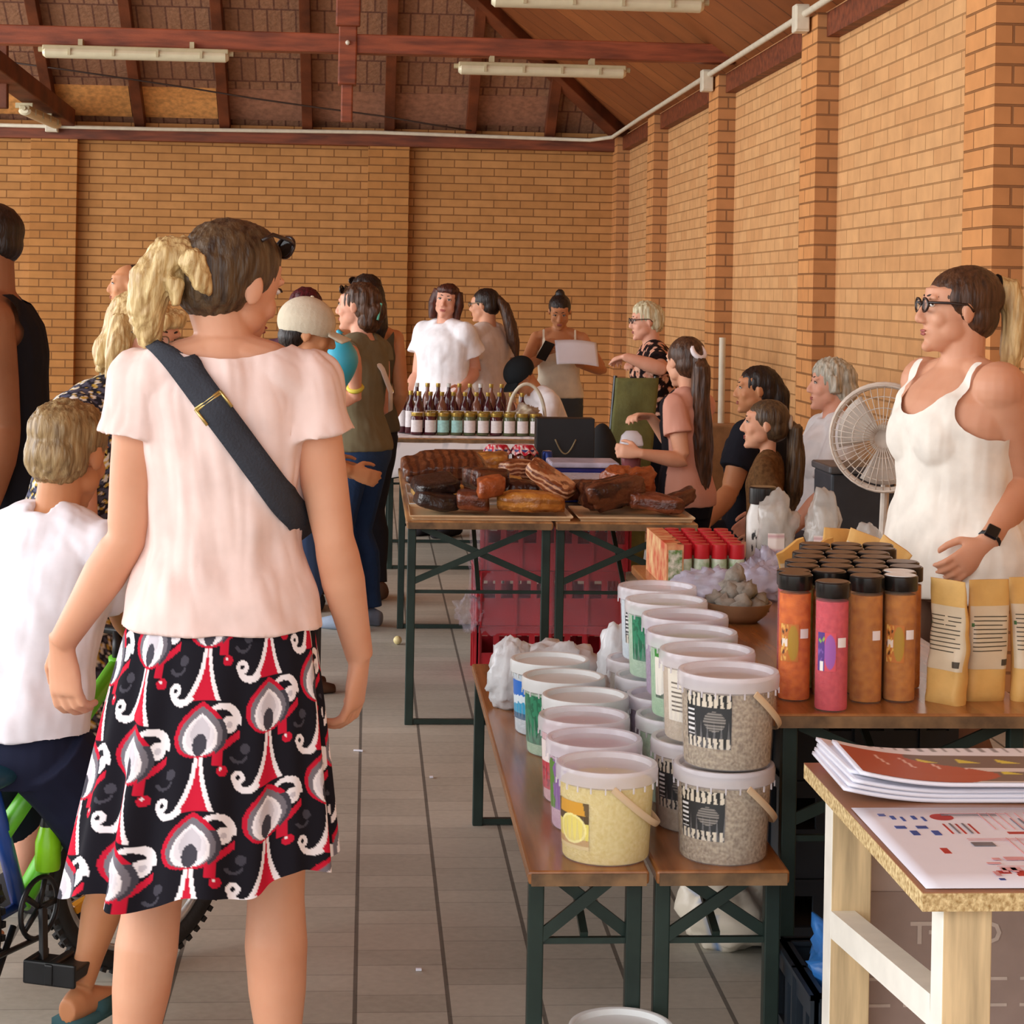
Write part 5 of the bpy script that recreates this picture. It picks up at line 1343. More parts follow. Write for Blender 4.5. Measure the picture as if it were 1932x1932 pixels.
    def glasses(s, m=M_frame, r=.0022, w=.021, hgt=.016, name='glasses', z=.012, temple=True, y=.104):
        h, q = s.hk, s.Hd; mb = MB()
        for d_ in (-1, 1):
            mb.tube([q.p((d_ * .032 + w * math.cos(a) * (1 if abs(math.cos(a)) < .8 else 1)) * h, (y - .004 * abs(math.cos(a))) * h, (z + hgt * math.sin(a)) * h) for a in [2 * PI * i / 20 for i in range(20)]], r * h, 6, closed=True)
            if temple: mb.tube([q.p(d_ * .053 * h, (y - .004) * h, (z + .007) * h), q.p(d_ * .073 * h, .05 * h, (z + .008) * h), q.p(d_ * .08 * h, -.0 * h, (z + .006) * h), q.p(d_ * .079 * h, -.02 * h, (z - .012) * h)], r * h * 1.1, 6)
        mb.tube([q.p(-.011 * h, y * h, (z + .003) * h), q.p(0, (y + .003) * h, (z + .006) * h), q.p(.011 * h, y * h, (z + .003) * h)], r * h, 6)
        o = mb.build(name, m, s.t, True, origin=s.root)
        le = MB()
        for d_ in (-1, 1): le.ell(q.p(d_ * .032 * h, (y - .002) * h, z * h), (w * h * .96, .001, hgt * h * .96), q.rot(), 18, 8)
        le.build('lenses', mat('dark_lens', '241c1a', .08, alpha=.9) if name == 'sunglasses' else mat('clear_lens', 'e8ecee', .05, alpha=.06), o, True, origin=s.root)
        return o
SCALP = [('e', (0, -.018, .036), (.083, .1, .088)), ('e', (0, -.045, -.01), (.076, .07, .07))]
def scoop(depth=.40, w=.075, back=.47, arm=.128, armz=.34):
    """tank top neckline and armholes in torso units"""
    def f(p_):
        if p_.z > .535: return True
        zc = (depth if p_.y > 0 else back) + (p_.x / w) ** 2 * .05
        if abs(p_.x) < w + .02 and p_.z > zc: return True
        if p_.z > armz and abs(p_.x) > arm + .075 * max(0, (armz + .09 - p_.z) / .09) ** 2: return True
        return False
    return f
def C_(name, c, **k_): return mat(name, c, k_.pop('rough', .85), var=k_.pop('var', .05), spec=.15, **k_)
def fabric_noise(fn_cols, sc, th):
    """flowered cloth: patches chosen by noise"""
    cs = [rgb(c) for c in fn_cols]
    def f(co):
        a = noise.noise(co * sc); b = noise.noise(co * sc * 1.9 + V((7, 3, 1)))
        if a > th: return cs[1] if b > -.1 else cs[2]
        if a < -th * 1.25: return cs[3]
        return cs[0]
    return f
from mathutils.bvhtree import BVHTree
W_ = at
# ------------------------------------------------------------ woman in the pink top (seen from behind)
p1 = p = Person('woman seen from behind in pale pink top and black, red and white skirt', (-.265, 3.7), 88, 1.75, vox=.004, skin='fair', hip=.975, head=(44, 14, 4), neckz=.532, headk=.98, ga=.96, g=.95, shw=.148, hoff=(-.03, 0))
p.arm(-1, W_(128, 1195, 3.76), elbow=W_(243, 985, 3.70), hdir=(.10, .06, -1), hn=(-.55, -.8, 0), curl=.75)
p.arm(1, W_(668, 1190, 3.74), elbow=W_(625, 985, 3.68), hdir=(-.10, .10, -1), hn=(.85, -.35, 0), curl=.7)
p.leg(-1, W_(240, 2085, 3.72), gl=1.0, foot=(-.1, 1, 0), hipx=.078, lk=1.055); p.leg(1, W_(528, 2085, 3.70), gl=1.0, foot=(.15, 1, 0), hipx=.078, lk=1.055)
p.build(); p.face()
p.hair(HAIR['mixed'], SCALP + [('e', (0, .0, .05), (.078, .085, .078)), ('e', (0, -.05, .02), (.076, .07, .075))], amp=.0035)
p.hair(HAIR['blond'], [('l', [(-.02, -.1, .03), (-.035, -.13, .02), (-.05, -.145, -.03), (-.055, -.135, -.09), (-.05, -.11, -.15)], [.035, .042, .043, .036, .018]), ('l', [(-.05, -.08, .05), (-.06, -.115, .035), (-.07, -.12, -.03), (-.075, -.1, -.1)], [.02, .032, .03, .012]), ('l', [(0, -.1, .03), (.03, -.125, .015), (.05, -.105, -.02), (.055, -.085, -.035)], [.02, .026, .018, .006]), ('l', [(-.01, -.105, .0), (.0, -.13, -.03), (.01, -.12, -.07)], [.02, .022, .008])], 'ponytail', amp=.006, fr2=(34, 6), label='blond loosely tied ponytail')
p.glasses(M_frame, .0035, .024, .02, 'sunglasses', .1, True, .082)
M_pink = C_('pale_pink_cotton', 'edd3cb', bump=.25, bscale=12)
shirt1 = p.top('t_shirt', M_pink, off=.014, hem=.022, neck=.535, sleeve=.34, flare=.004, wr=.007, fold=.009, sl_off=.02, vox=.005, cut=lambda q: q.z > .5 + 1.8 * q.x * q.x + .012)
def skirt_pat(s, t):
    CW, CH = .138, .214
    c0 = math.floor(s / CW); best = None
    for dc in (0, -1, 1):
        col = c0 + dc; y = t - .043 * col; r0 = math.floor(y / CH)
        for dr in (0, 1, -1):
            yy = y - (r0 + dr + .5) * CH
            if abs(yy) > .15: continue
            q = skirt_motif(s - (col + .5) * CW, yy)
            if q is not None and (best is None or q[0] > best[0]): best = q
    return best[1] if best else (.012, .011, .016)
def skirt_motif(x, y):
    blk, red, wht, gry, dgr = (.012, .011, .016), rgb('c61f38'), rgb('efe9ec'), rgb('77727a'), rgb('45434c')
    D = lambda cx, cy: math.hypot(x - cx, y - cy)
    def arc(cx, cy, r, w0, w1, a0, a1):
        """tapering stroke from angle a0 to a1 (degrees, a0 < a1)"""
        an = math.degrees(math.atan2(y - cy, x - cx))
        while an < a0: an += 360
        if an > a1: return False
        return abs(D(cx, cy) - r) < lerp(w0, w1, (an - a0) / (a1 - a0))
    def drop(h, w, yc):
        q = (y - yc) / h
        if q < -1 or q > 1.3: return False
        ww = w * (math.sqrt(max(0, 1 - q * q)) if q < 0 else (1 - (q / 1.3) ** 2.4) * (1 - .12 * q))
        return abs(x) < ww
    if drop(.048, .051, .022):
        if (x / .0135) ** 2 + ((y - .0) / .022) ** 2 < 1: return 9, dgr
        if drop(.036, .033, .014): return 9, (rgb('c9c3ca') if drop(.024, .019, .022) else (wht if not drop(.03, .027, .017) else rgb('e0dae0')))
        if drop(.042, .042, .02): return 9, gry
        return (9, red) if x < .03 or y > .05 else (1, dgr)
    if D(.054, .04) < .0165: return 7, (wht if D(.054, .04) > .0062 else rgb('c9c3ca'))
    if arc(.04, .046, .03, .0095, .004, -10, 150) and x > .012: return 6, wht
    if D(-.062, -.106) < .0135: return 7, (wht if D(-.062, -.106) > .0045 else blk)
    if arc(-.045, -.108, .022, .006, .0075, 180, 330): return 6, wht
    q = (-.022 - y) / .1
    if 0 < q < 1.05:
        l = .005 + .026 * q ** 2.4; r = .005 + .022 * q ** 1.8
        if abs(x + l) < .0032 + .003 * q or abs(x - r) < .0032 + .0015 * q: return 8, wht
        if -l < x < r: return 5, red
    if D(.044, -.05) < .0105: return 7, (wht if D(.041, -.046) < .003 else red)
    if D(-.05, -.05) < .01 or arc(-.062, -.06, .016, .004, .002, 200, 350): return 2, dgr
    if abs(y + .035 - x * .75) < .008 and .03 < x < .075: return 3, red
    if abs(x - .034) < .009 and -.04 < y < .03: return 3, red
    return None
def skirt_xyz(u, v):
    a = 2 * PI * u; fr_ = p1.pel
    z = lerp(1.02, .545 + .028 * math.cos(a - .2) + .012 * math.sin(a * 7), v)
    q = max(0, (1.03 - z) / .5)
    rx = .165 + .076 * q ** .8; ry = .104 + .085 * q ** .75
    f_ = .016 * q * math.sin(a * 8 + 1.6 * math.sin(a * 3)) + .008 * q * math.sin(a * 17 + 1)
    P_ = fr_.o + fr_.r * ((rx + f_) * math.cos(a) - .026 * q) + fr_.f * (-.015 + (ry + f_) * math.sin(a))
    return V((P_.x, P_.y, z))
mb = MB().grid(skirt_xyz, 580, 210, True)
o = mb.build('skirt', M_printm, p.t, True, origin=p.root)
me = o.data; at_ = me.color_attributes.new('print', 'FLOAT_COLOR', 'POINT'); buf = []
for j in range(211):
    v = j / 210
    for i in range(580): buf += [*skirt_pat(i / 580 * 1.35 + .03, -v * .53), 1.0]
at_.data.foreach_set('color', buf)
# cross-body bag: the strap follows the back of the top
dg = bpy.context.evaluated_depsgraph_get()
bv = BVHTree.FromPolygons([shirt1.matrix_world @ V((0, 0, 0)) + p.root + v.co for v in shirt1.data.vertices], [tuple(f.vertices) for f in shirt1.data.polygons]) if False else BVHTree.FromPolygons([v.co + p.root for v in shirt1.data.vertices], [tuple(f.vertices) for f in shirt1.data.polygons])
t = thing('shoulder_bag', p.root, 'dark grey shoulder bag strap running across the back of the pink top', 'bag')
def strap_pt(s, w):
    a, b = V((308, 640)), V((556, 975)); c = a.lerp(b, s); n_ = V((b.y - a.y, -(b.x - a.x))).normalized()
    q = c + n_ * w * 29
    d_ = ray(q.x, q.y).normalized(); h, nn, _, _ = bv.ray_cast(CAMP, d_)
    return None if h is None or h.y > 3.8 else h - d_ * .006
def strap_row(s):
    r_ = [strap_pt(s, w) for w in (-1, -.33, .33, 1)]; ok = [x for x in r_ if x is not None]
    if len(ok) < 2: return None
    Ym = sum(x.y for x in ok) / len(ok); a, b = V((308, 640)), V((556, 975)); c = a.lerp(b, s); n_ = V((b.y - a.y, -(b.x - a.x))).normalized()
    return [x if x is not None else at((c + n_ * w * 29).x, (c + n_ * w * 29).y, Ym) for x, w in zip(r_, (-1, -.33, .33, 1))]
rows = [[strap_pt(i / 44, w) for w in (-1, -.33, .33, 1)] for i in range(45)]
rows = [r_ for r_ in rows if all(x is not None for x in r_)]
for _ in range(5):
    rows = [rows[0]] + [[(rows[i - 1][j] + rows[i][j] * 2 + rows[i + 1][j]) / 4 - V((0, .0005, 0)) for j in range(4)] for i in range(1, len(rows) - 1)] + [rows[-1]]
pts = rows
over = []; cur = list(pts[0]); dr_ = [((pts[0][j] - pts[3][j])).normalized() for j in range(4)]
for k_ in range(14):
    nw = []
    for j in range(4):
        loc, nn, _, _ = bv.find_nearest(cur[j] + dr_[j] * .016)
        c_ = loc + nn * .007; dr_[j] = (c_ - cur[j]).normalized(); nw.append(c_)
    m_ = (sum(dr_, V()).normalized() + (V((.25, .8, 0)) if k_ > 2 else V())).normalized(); dr_ = [(x * .3 + m_ * .7).normalized() for x in dr_]
    over.append(nw); cur = nw
rows = over[::-1] + pts + [[q + V((.022, .03, -.028)) for q in pts[-1]], [q + V((.03, .09, -.05)) for q in pts[-1]]]
for _ in range(6):
    rows = [rows[0]] + [[(rows[i - 1][j] + rows[i][j] * 2 + rows[i + 1][j]) / 4 + (V((0, -.0004, .0003))) for j in range(4)] for i in range(1, len(rows) - 1)] + [rows[-1]]
def lift(q):
    loc, nn, _, _ = bv.find_nearest(q)
    return q if (q - loc).dot(nn) > .006 else loc + nn * .0065
rows = [[lift(q) for q in r_] for r_ in rows[:-2]] + rows[-2:]
mb = MB()
mb.grid(lambda u, v: rows[min(len(rows) - 1, int(round(v * (len(rows) - 1))))][min(3, int(round(u * 3)))], 3, len(rows) - 1)
mb.build('strap', C_('dark_strap', '3b3d44', bump=.3, bscale=200), t, True, origin=p.root, solid=.004)
mb = MB()
c0, c1 = pts[9][0], pts[9][3]
for e in (.0, .012): mb.tube([c0 + (pts[11][0] - pts[9][0]) * e * 20 - V((0, .004, 0)), c1 + (pts[11][3] - pts[9][3]) * e * 20 - V((0, .004, 0))], .0028, 6)
for q in (0, 3): mb.tube([pts[9][q] - V((0, .004, 0)), pts[13][q] - V((0, .004, 0))], .0032, 6)
mb.build('buckle', mat('brass_buckle', 'c9b070', .3, metal=.8), t, True, origin=p.root)
mb = MB(); mb.box((.1, .2, -.0), (.16, .06, .14)); q_ = mb.build('pouch', C_('bag_cloth', '33353b'), t, bevel=.02); q_.location = (0, .03, .92)

# ------------------------------------------------------------ boy on the bicycle
p = Person('boy in a white t-shirt and navy shorts straddling the bicycle', (-.735, 4.26), 62, 1.44, sex='m', vox=.005, skin='tan', hip=.68, lean=16, head=(68, 12, 0), headk=1.08, shw=.16, g=.92)
p.arm(1, W_(262, 1215, 4.66), pole=(.4, -.6, -.8), curl=1.3); p.arm(-1, W_(130, 1205, 4.85), pole=(-.5, -.5, -.8), curl=1.3)
p.leg(1, W_(150, 1862, 4.22), pole=(.6, .9, 0), foot=(.25, -.3, 0) and (.3, .6, 0)); p.leg(-1, V((-.93, 4.62, .14)), pole=(.3, .95, .2))
p.build(); p.face()
p.hair(HAIR['sandy'], [('e', (0, -.012, .045), (.084, .1, .082)), ('e', (0, -.05, -.005), (.074, .07, .072)), ('e', (0, -.06, .05), (.07, .065, .06))], amp=.006)
p.top('t_shirt', C_('white_jersey', 'eeeaf0', bump=.2, bscale=14), off=.022, hem=.0, neck=.53, sleeve=.6, flare=.02, wr=.009, sl_off=.02)
p.legwear('shorts', C_('navy_cotton', '23263a'), off=.02, to=.46, loose=.035, top=.06)
mb = MB()
A = p.legs[1][2]; fd = V((.3, .6, 0)).normalized(); rt = fd.cross(V((0, 0, 1)))
mb.box(A + fd * .055 - V((0, 0, .066)), (.075, .2, .02), Matrix.Rotation(math.atan2(-fd.x, fd.y), 3, 'Z')); mb.bar(A + fd * .05 - rt * .04 - V((0, 0, .05)), A + fd * .05 + rt * .04 - V((0, 0, .05)), .05, .03)
mb.build('sandal', C_('sandal_teal', '3b5a5e'), p.t, True, origin=p.root)

# ------------------------------------------------------------ man in the dark tank top
p = Person('man in a dark tank top cut off by the left edge of the photo', (-1.09, 6.1), 186, 1.89, sex='m', vox=.006, skin='dark', g=1.12, ga=1.3, lean=7, head=(188, 0, 0))
p.arm(-1, W_(-40, 1020, 5.75), elbow=W_(12, 880, 5.9)); p.arm(1, (.26, .1, -.03)); p.leg(1); p.leg(-1); p.build(); p.face()
p.hair(HAIR['dark'], [('e', (0, -.016, .038), (.08, .099, .085)), ('e', (0, -.05, .0), (.072, .062, .06))], amp=.0015)
p.top('tank_top', C_('black_jersey', '1c1d24'), off=.014, sleeve=0, cut=scoop(.40, .1, .5, .155, .36), wr=.004, hem=-.08)
p.legwear('shorts', C_('navy_shorts', '1f2638'), to=.5, loose=.02)
# ------------------------------------------------------------ blond woman with glasses, floral dress
p = Person('blond woman with glasses and a flowered dress behind the pink top', (-.825, 5.25), -28, 1.665, skin='pink', lean=25, head=(-36, 12, -4), vox=.005, g=1.15)
p.arm(1, (.1, .3, .05)); p.arm(-1, (-.12, .32, .05)); p.leg(1); p.leg(-1); p.build(); p.face()
p.hair(HAIR['blond'], SCALP + [('l', [(-.07, -.02, .05), (-.088, .0, -.02), (-.085, .0, -.11)], [.03, .034, .02]), ('l', [(.07, -.02, .05), (.088, .005, -.02), (.085, .01, -.11)], [.03, .034, .02]), ('e', (0, -.065, -.05), (.085, .05, .08)), ('l', [(-.06, .055, .08), (-.02, .085, .07), (.04, .088, .062), (.075, .06, .03)], [.02, .022, .022, .016])], amp=.008)
p.glasses(M_metalf, .002)
fl = fabric_noise(('2a2a34', 'e2ddd6', 'c9a94a', '55566a'), 62, .16)
p.top('dress_bodice', M_printm, off=.016, hem=-.05, neck=.5, sleeve=.2, patt=fl, wr=.003); p.skirt('dress_skirt', M_printm, .05, -.5, .1, .02, patt=fl, nu=160, nv=80)
# ------------------------------------------------------------ man by the back wall
p = Person('balding man in grey-green t-shirt standing by the back wall', (-1.325, 11), 198, 1.75, sex='m', skin='tan', head=(190, 0, 0), g=1.15, vox=.008)
p.arm(-1, (-.25, .05, -.03)); p.arm(1, (.25, .05, -.03)); p.leg(1); p.leg(-1); p.build(); p.face()
p.hair(HAIR['dark'], [('e', (0, -.05, .03), (.08, .07, .07)), ('e', (0, -.03, .05), (.072, .075, .068))], amp=.0015)
p.top('t_shirt', C_('grey_green_cotton', '6c7060'), sleeve=.6, wr=.005); p.legwear('trousers', C_('dark_trousers', '33343a'))
# ------------------------------------------------------------ person in the beige cap
p = Person('person in a beige baseball cap facing right, half hidden by the pink top', (-.29, 8.0), 15, 1.54, sex='m', skin='tan', head=(6, 12, 0), vox=.006, headk=1.12)
p.arm(-1, (-.2, .2, .1)); p.arm(1, (.2, .2, .1)); p.leg(1); p.leg(-1); p.build(); p.face()
p.hair(HAIR['dark'], [('e', (0, -.02, .03), (.079, .097, .08)), ('e', (0, -.05, -.02), (.07, .06, .06))], amp=.002)
M_cap = C_('beige_cap_cloth', 'd6cbb4', bump=.2, bscale=80)
def cap_on(p, m, name='cap', big=1.0):
    h, q = p.hk, p.Hd; mb = MB()
    mb.ell(q.p(0, -.012 * h, .045 * h), (.094 * h * big, .114 * h * big, .098 * h), q.rot(), 26, 16)
    me = remesh(mb, p.vox * .8, 2)
    c = finish(me, name, m, p.t, p.root, lambda c_: q.inv(c_).z < (.0 - .12 * max(0, -q.inv(c_).y - .05)) * h)
    br = MB().grid(lambda u, v: q.p((u - .5) * .15 * h, (.075 + .095 * v * (1 - 1.6 * (u - .5) ** 2)) * h, (.034 - .018 * v - .09 * (u - .5) ** 2) * h), 14, 8)
    br.build('brim', m, c, True, origin=p.root, solid=.006)
    bt = MB().ell(q.p(0, -.012 * h, .143 * h), (.008 * h, .008 * h, .005 * h), q.rot(), 10, 6); bt.build('button', m, c, True, origin=p.root)
    return c
cap_on(p, M_cap)
p.top('t_shirt', C_('dark_blue_cotton', '3a4456'), wr=.004); p.legwear('jeans', C_('worn_denim', '41557a'))
# ------------------------------------------------------------ red-haired person behind the cap
p = Person('person with dark red hair standing behind the beige cap', (-.325, 10.0), 95, 1.63, vox=.007)
p.arm(-1, (-.2, .1, .0)); p.arm(1, (.2, .1, .0)); p.leg(1); p.leg(-1); p.build()
p.hair(HAIR['red'], SCALP + [('e', (0, -.04, -.05), (.092, .07, .1)), ('e', (0, -.02, .03), (.09, .104, .095))], amp=.004)
p.top('t_shirt', C_('plum_cotton', '5a3a48'), wr=.004); p.legwear('trousers', C_('black_trousers', '26262c'))
# ------------------------------------------------------------ woman in the olive top
p = Person('woman in olive green top and jeans with white strap, sunglasses on her hair', (-.045, 9.5), 148, 1.66, skin='pink', head=(160, 0, 0), vox=.006, g=1.08)
p.arm(-1, W_(672, 748, 9.2), pole=(-.6, -.7, -.6), curl=.8, hdir=(-.8, -.3, -.25)); p.arm(1, (.18, .2, .1)); p.leg(1); p.leg(-1); p.build(); p.face()
p.hair(HAIR['brown'], SCALP + [('e', (0, -.085, -.02), (.07, .06, .065)), ('e', (.0, -.06, -.07), (.08, .055, .06))], amp=.007)
p.glasses(M_frame, .004, .024, .018, 'sunglasses', .085, False, .078)
MB().tube([p.Hd.p(-.03, -.13, .02), p.Hd.p(-.05, -.12, -.06)], .006, 6).build('hair_stick', mat('teal_stick', '5aa890', .5), p.t, origin=p.root)
sh8 = p.top('top', C_('olive_jersey', '79725a'), off=.014, sleeve=.18, wr=.006, hem=-.02); p.legwear('jeans', C_('blue_denim', '2e4468', bump=.3, bscale=60), loose=.02)
mb = MB(); k_ = p.k
T_ = p.T
mb.loft([(T_.p(x * k_, y * k_, z * k_), T_.d(.9, 0, .3), T_.d(0, 1, 0), .022, .006) for x, y, z in ((-.1, .1, .45), (-.09, .02, .53), (-.075, -.085, .49), (.0, -.135, .38), (.08, -.135, .27), (.14, -.1, .17))], 8)
mb.build('white_strap', C_('white_strap', 'e6e0da'), p.t, True, origin=p.root)
MB().tube([lerp(p.arms[-1][1], p.arms[-1][2], .8) + frame(p.arms[-1][2] - p.arms[-1][1])[0] * (.031 * math.cos(a)) + frame(p.arms[-1][2] - p.arms[-1][1])[1] * (.031 * math.sin(a)) for a in [2 * PI * i / 16 for i in range(16)]], .012, 6, closed=True).build('wristband', mat('yellow_band', 'd8c94a', .5), p.t, True, origin=p.root)
for sd in (-1, 1):
    A = p.legs[sd][2]; f_ = p.pel.f
    m_ = MB(); m_.loft([(A + f_ * a_ + V((0, 0, z_)), p.pel.r, V((0, 0, 1)), w_, h_) for a_, z_, w_, h_ in ((-.07, -.045, .03, .035), (.0, -.035, .042, .05), (.09, -.052, .05, .035), (.19, -.066, .038, .02))], 14); m_.build('shoe', C_('light_sneaker', '8a96a8'), p.t, True, origin=p.root)
# woman with long dark hair behind
p = Person('woman with long dark hair and bare shoulders behind the olive top', (-.02, 10.35), 118, 1.71, skin='tan', vox=.007)
p.arm(-1, (-.2, .1, .0)); p.arm(1, (.2, .1, .0)); p.leg(1); p.leg(-1); p.build(); p.face()
p.hair(HAIR['dark'], SCALP + [('l', [(0, -.07, .05), (0, -.1, -.05), (.02, -.1, -.16), (.03, -.08, -.24)], [.06, .07, .06, .03])], amp=.005)
p.glasses(M_frame, .004, .024, .018, 'sunglasses', .085, False, .08)
p.top('top', C_('dark_olive_top', '5a5648'), sleeve=0, cut=scoop(.42, .1, .44), wr=.003); p.legwear('trousers', C_('black_trousers', '26262c'))
o = MB().ell((0, 0, 0), (.085, .085, .125), n=28, m=18)
for v in o.v: v.x *= 1 + .25 * (v.z < 0) * (v.z / .125); v.x *= 1 - .5 * max(0, v.z / .125 - .3)
o.tube([(0, 0, .12), (-.01, 0, .14)], [.02, .006], 8)
o = o.build('balloon', mat('turquoise_balloon', '3fb6d6', .35, spec=.5, var=.03), smooth=True); o.location = W_(640, 682, 8.75)
tag(o, 'turquoise balloon held between the beige cap and the olive top', 'balloon')
MB().tube([(0, 0, -.12), (.02, .1, -.22), (.04, .35, -.3)], .003, 6).build('string', M_paper, o)
# ------------------------------------------------------------ woman in the white t-shirt at the back table
p = Person('auburn-haired woman in white t-shirt facing the camera behind the back table', (.50, 13.1), -132, 1.68, skin='pink', head=(-104, 0, -8), g=1.25, ga=1.2, bust=.85, vox=.007)
p.arm(-1, W_(862, 745, 12.85), elbow=W_(893, 690, 13.1), curl=.6); p.arm(1, (.2, .18, -.02)); p.leg(1); p.leg(-1); p.build(); p.face()
p.hair(HAIR['auburn'], SCALP + [('l', [(-.065, .0, .07), (-.088, .005, -.02), (-.085, .0, -.13)], [.035, .034, .022]), ('l', [(.065, .0, .07), (.088, .005, -.02), (.085, .0, -.13)], [.035, .034, .022]), ('e', (0, -.05, -.06), (.09, .06, .1)), ('e', (0, .045, .075), (.07, .05, .04))], amp=.004)
p.top('t_shirt', C_('bright_white_cotton', 'f3f1f4'), off=.024, sleeve=.5, wr=.005, hem=-.06, flare=.02, sl_off=.03, neck=.53, sm=14); p.legwear('trousers', C_('black_trousers', '26262c'))
# ------------------------------------------------------------ woman with the long ponytail
p = Person('woman with glasses and a long dark ponytail over a white shirt, seen from behind', (.82, 13.7), 138, 1.65, skin='fair', head=(158, 4, 0), g=1.25, vox=.008)
p.arm(-1, (-.22, .2, .1)); p.arm(1, (.24, .12, .05)); p.leg(1); p.leg(-1); p.build(); p.face()
p.hair(HAIR['dark'], SCALP, amp=.003)
p.hair(HAIR['brown'], [('w', [((0, -.09, .05), (0, 0, 0)), ((0, -.13, .0), (.02, 0, -.02)), ((0, -.12, -.1), (.06, -.03, -.03)), ((0, -.1, -.2), (.1, -.05, -.06)), ((0, -.1, -.28), (.12, -.06, -.09))], [.03, .042, .045, .042, .016])], 'ponytail', amp=.006)
p.glasses(M_metalf, .003)
p.top('shirt', C_('cream_cotton', 'd9cbc2'), off=.02, sleeve=.6, wr=.007, hem=-.02, neck=.53, flare=.015); p.skirt('skirt', M_printm, .06, -.5, .06, .02, patt=fabric_noise(('1c1c22', 'cfcac4', '8a8790', '26262e'), 22, .22), nu=120, nv=60)
# ------------------------------------------------------------ young woman with phone and sheet
p = Person('young woman in white tank top looking down at a phone by the back wall', (1.36, 14.0), -96, 1.63, skin='tan', head=(-96, 28, 0), bust=.9, vox=.007)
p.arm(1, W_(1030, 668, 13.78), pole=(.8, -.3, -.8), curl=1.1, hdir=(.3, -.3, .75), hn=(-.6, -.7, 0)); p.arm(-1, W_(1098, 690, 13.75), pole=(-.8, -.4, -.6), curl=1.0, hdir=(-.25, -.9, .2), hn=(.5, 0, -.8)); p.leg(1); p.leg(-1); p.build(); p.face()
p.hair(HAIR['dark'], SCALP + [('e', (0, -.05, .12), (.035, .035, .035))], amp=.002)
p.top('tank_top', C_('cream_ribbed_cotton', 'efe6d0'), cut=scoop(.38, .085, .46), sleeve=0, wr=.003, hem=.02, off=.018); p.legwear('jeans', C_('grey_denim', '4b545c'), loose=.012)
o = MB().box((0, 0, 0), (.075, .009, .15)).build('phone', mat('phone_black', '17171b', .2), bevel=.004); o.location = W_(1029, 662, 13.7); o.rotation_euler = (.5, .35, .2); tag(o, 'dark phone in the right hand of the woman in the white tank top', 'phone')
MB().box((0, .0052, 0), (.068, .001, .14)).build('screen', mat('phone_screen', '3a4048', .1), o)
o = MB().grid(lambda u, v: ((u - .5) * .3, (v - .5) * .21, .02 * math.sin(u * 3)), 14, 6).build('paper_sheet', M_paper, smooth=True, solid=.001); o.location = W_(1088, 667, 13.66); o.rotation_euler = (.9, .05, .1); tag(o, 'white sheet of paper held by the woman in the white tank top', 'paper')
# ------------------------------------------------------------ person in black cap bending
p = Person('person in a black cap and white t-shirt bending over behind the back table', (1.36, 13.25), 196, 1.62, sex='m', skin='tan', hip=.52, lean=30, head=(205, 42, 0), vox=.008)
p.arm(-1, W_(985, 785, 13.0), pole=(-.6, -.3, -.9), curl=.8); p.arm(1, (.12, .35, .1)); p.leg(1, V((1.12, 13.35, .085)), pole=(-1, 0, .3)); p.leg(-1, V((1.12, 13.15, .085)), pole=(-1, 0, .3)); p.build(); p.face()
p.hair(HAIR['dark'], [('e', (0, -.02, .03), (.079, .097, .08))], amp=.002); cap_on(p, C_('black_cap_cloth', '23272a'), big=1.05)
p.top('t_shirt', C_('bright_white_cotton', 'f3f1f4'), off=.02, sleeve=.6, wr=.008, neck=.53); p.legwear('trousers', C_('dark_trousers', '33343a'))
def stool(x, y, z, label, name='stool'):
    t = thing(name, (x, y, 0), label, 'stool')
    MB().box((0, 0, z - .015), (.34, .34, .03)).build('seat', M_ttop, t, bevel=.01)
    for a in (-1, 1):
        for b in (-1, 1): MB().box((a * .14, b * .14, (z - .03) / 2), (.03, .03, z - .03)).build('leg', M_green, t)
    return t
stool(1.40, 13.25, .36, 'plain stool under the person in the black cap')
# ------------------------------------------------------------ old woman leaning on the lounger
p = Person('old silver-haired woman in flowered blouse leaning on the khaki lounger', (1.80, 11.9), 178, 1.58, skin='pink', head=(186, 4, 0), lean=10, g=1.25, ga=1.15, vox=.007)
p.arm(-1, W_(1212, 684, 11.5), elbow=W_(1250, 700, 11.45), curl=.9, hdir=(-.35, .9, -.15), hn=(0, 0, 1)); p.arm(1, W_(1214, 680, 11.7), pole=(.3, -.3, -1), curl=.9, hdir=(-.7, -.4, -.1), hn=(0, 0, 1)); p.leg(1); p.leg(-1); p.build(); p.face()
p.hair(HAIR['silver'], SCALP + [('e', (0, .0, .065), (.08, .085, .07)), ('e', (0, -.06, .02), (.075, .06, .07))], amp=.009)
p.glasses(M_frame, .003)
p.top('blouse', M_printm, off=.02, sleeve=.75, wr=.005, hem=.08, flare=.01, patt=fabric_noise(('2a1a1a', 'd8a890', 'c98a70', '1a1214'), 30, .1)); p.skirt('skirt', C_('black_skirt_cloth', '15131a'), .14, -.62, .07, .025)
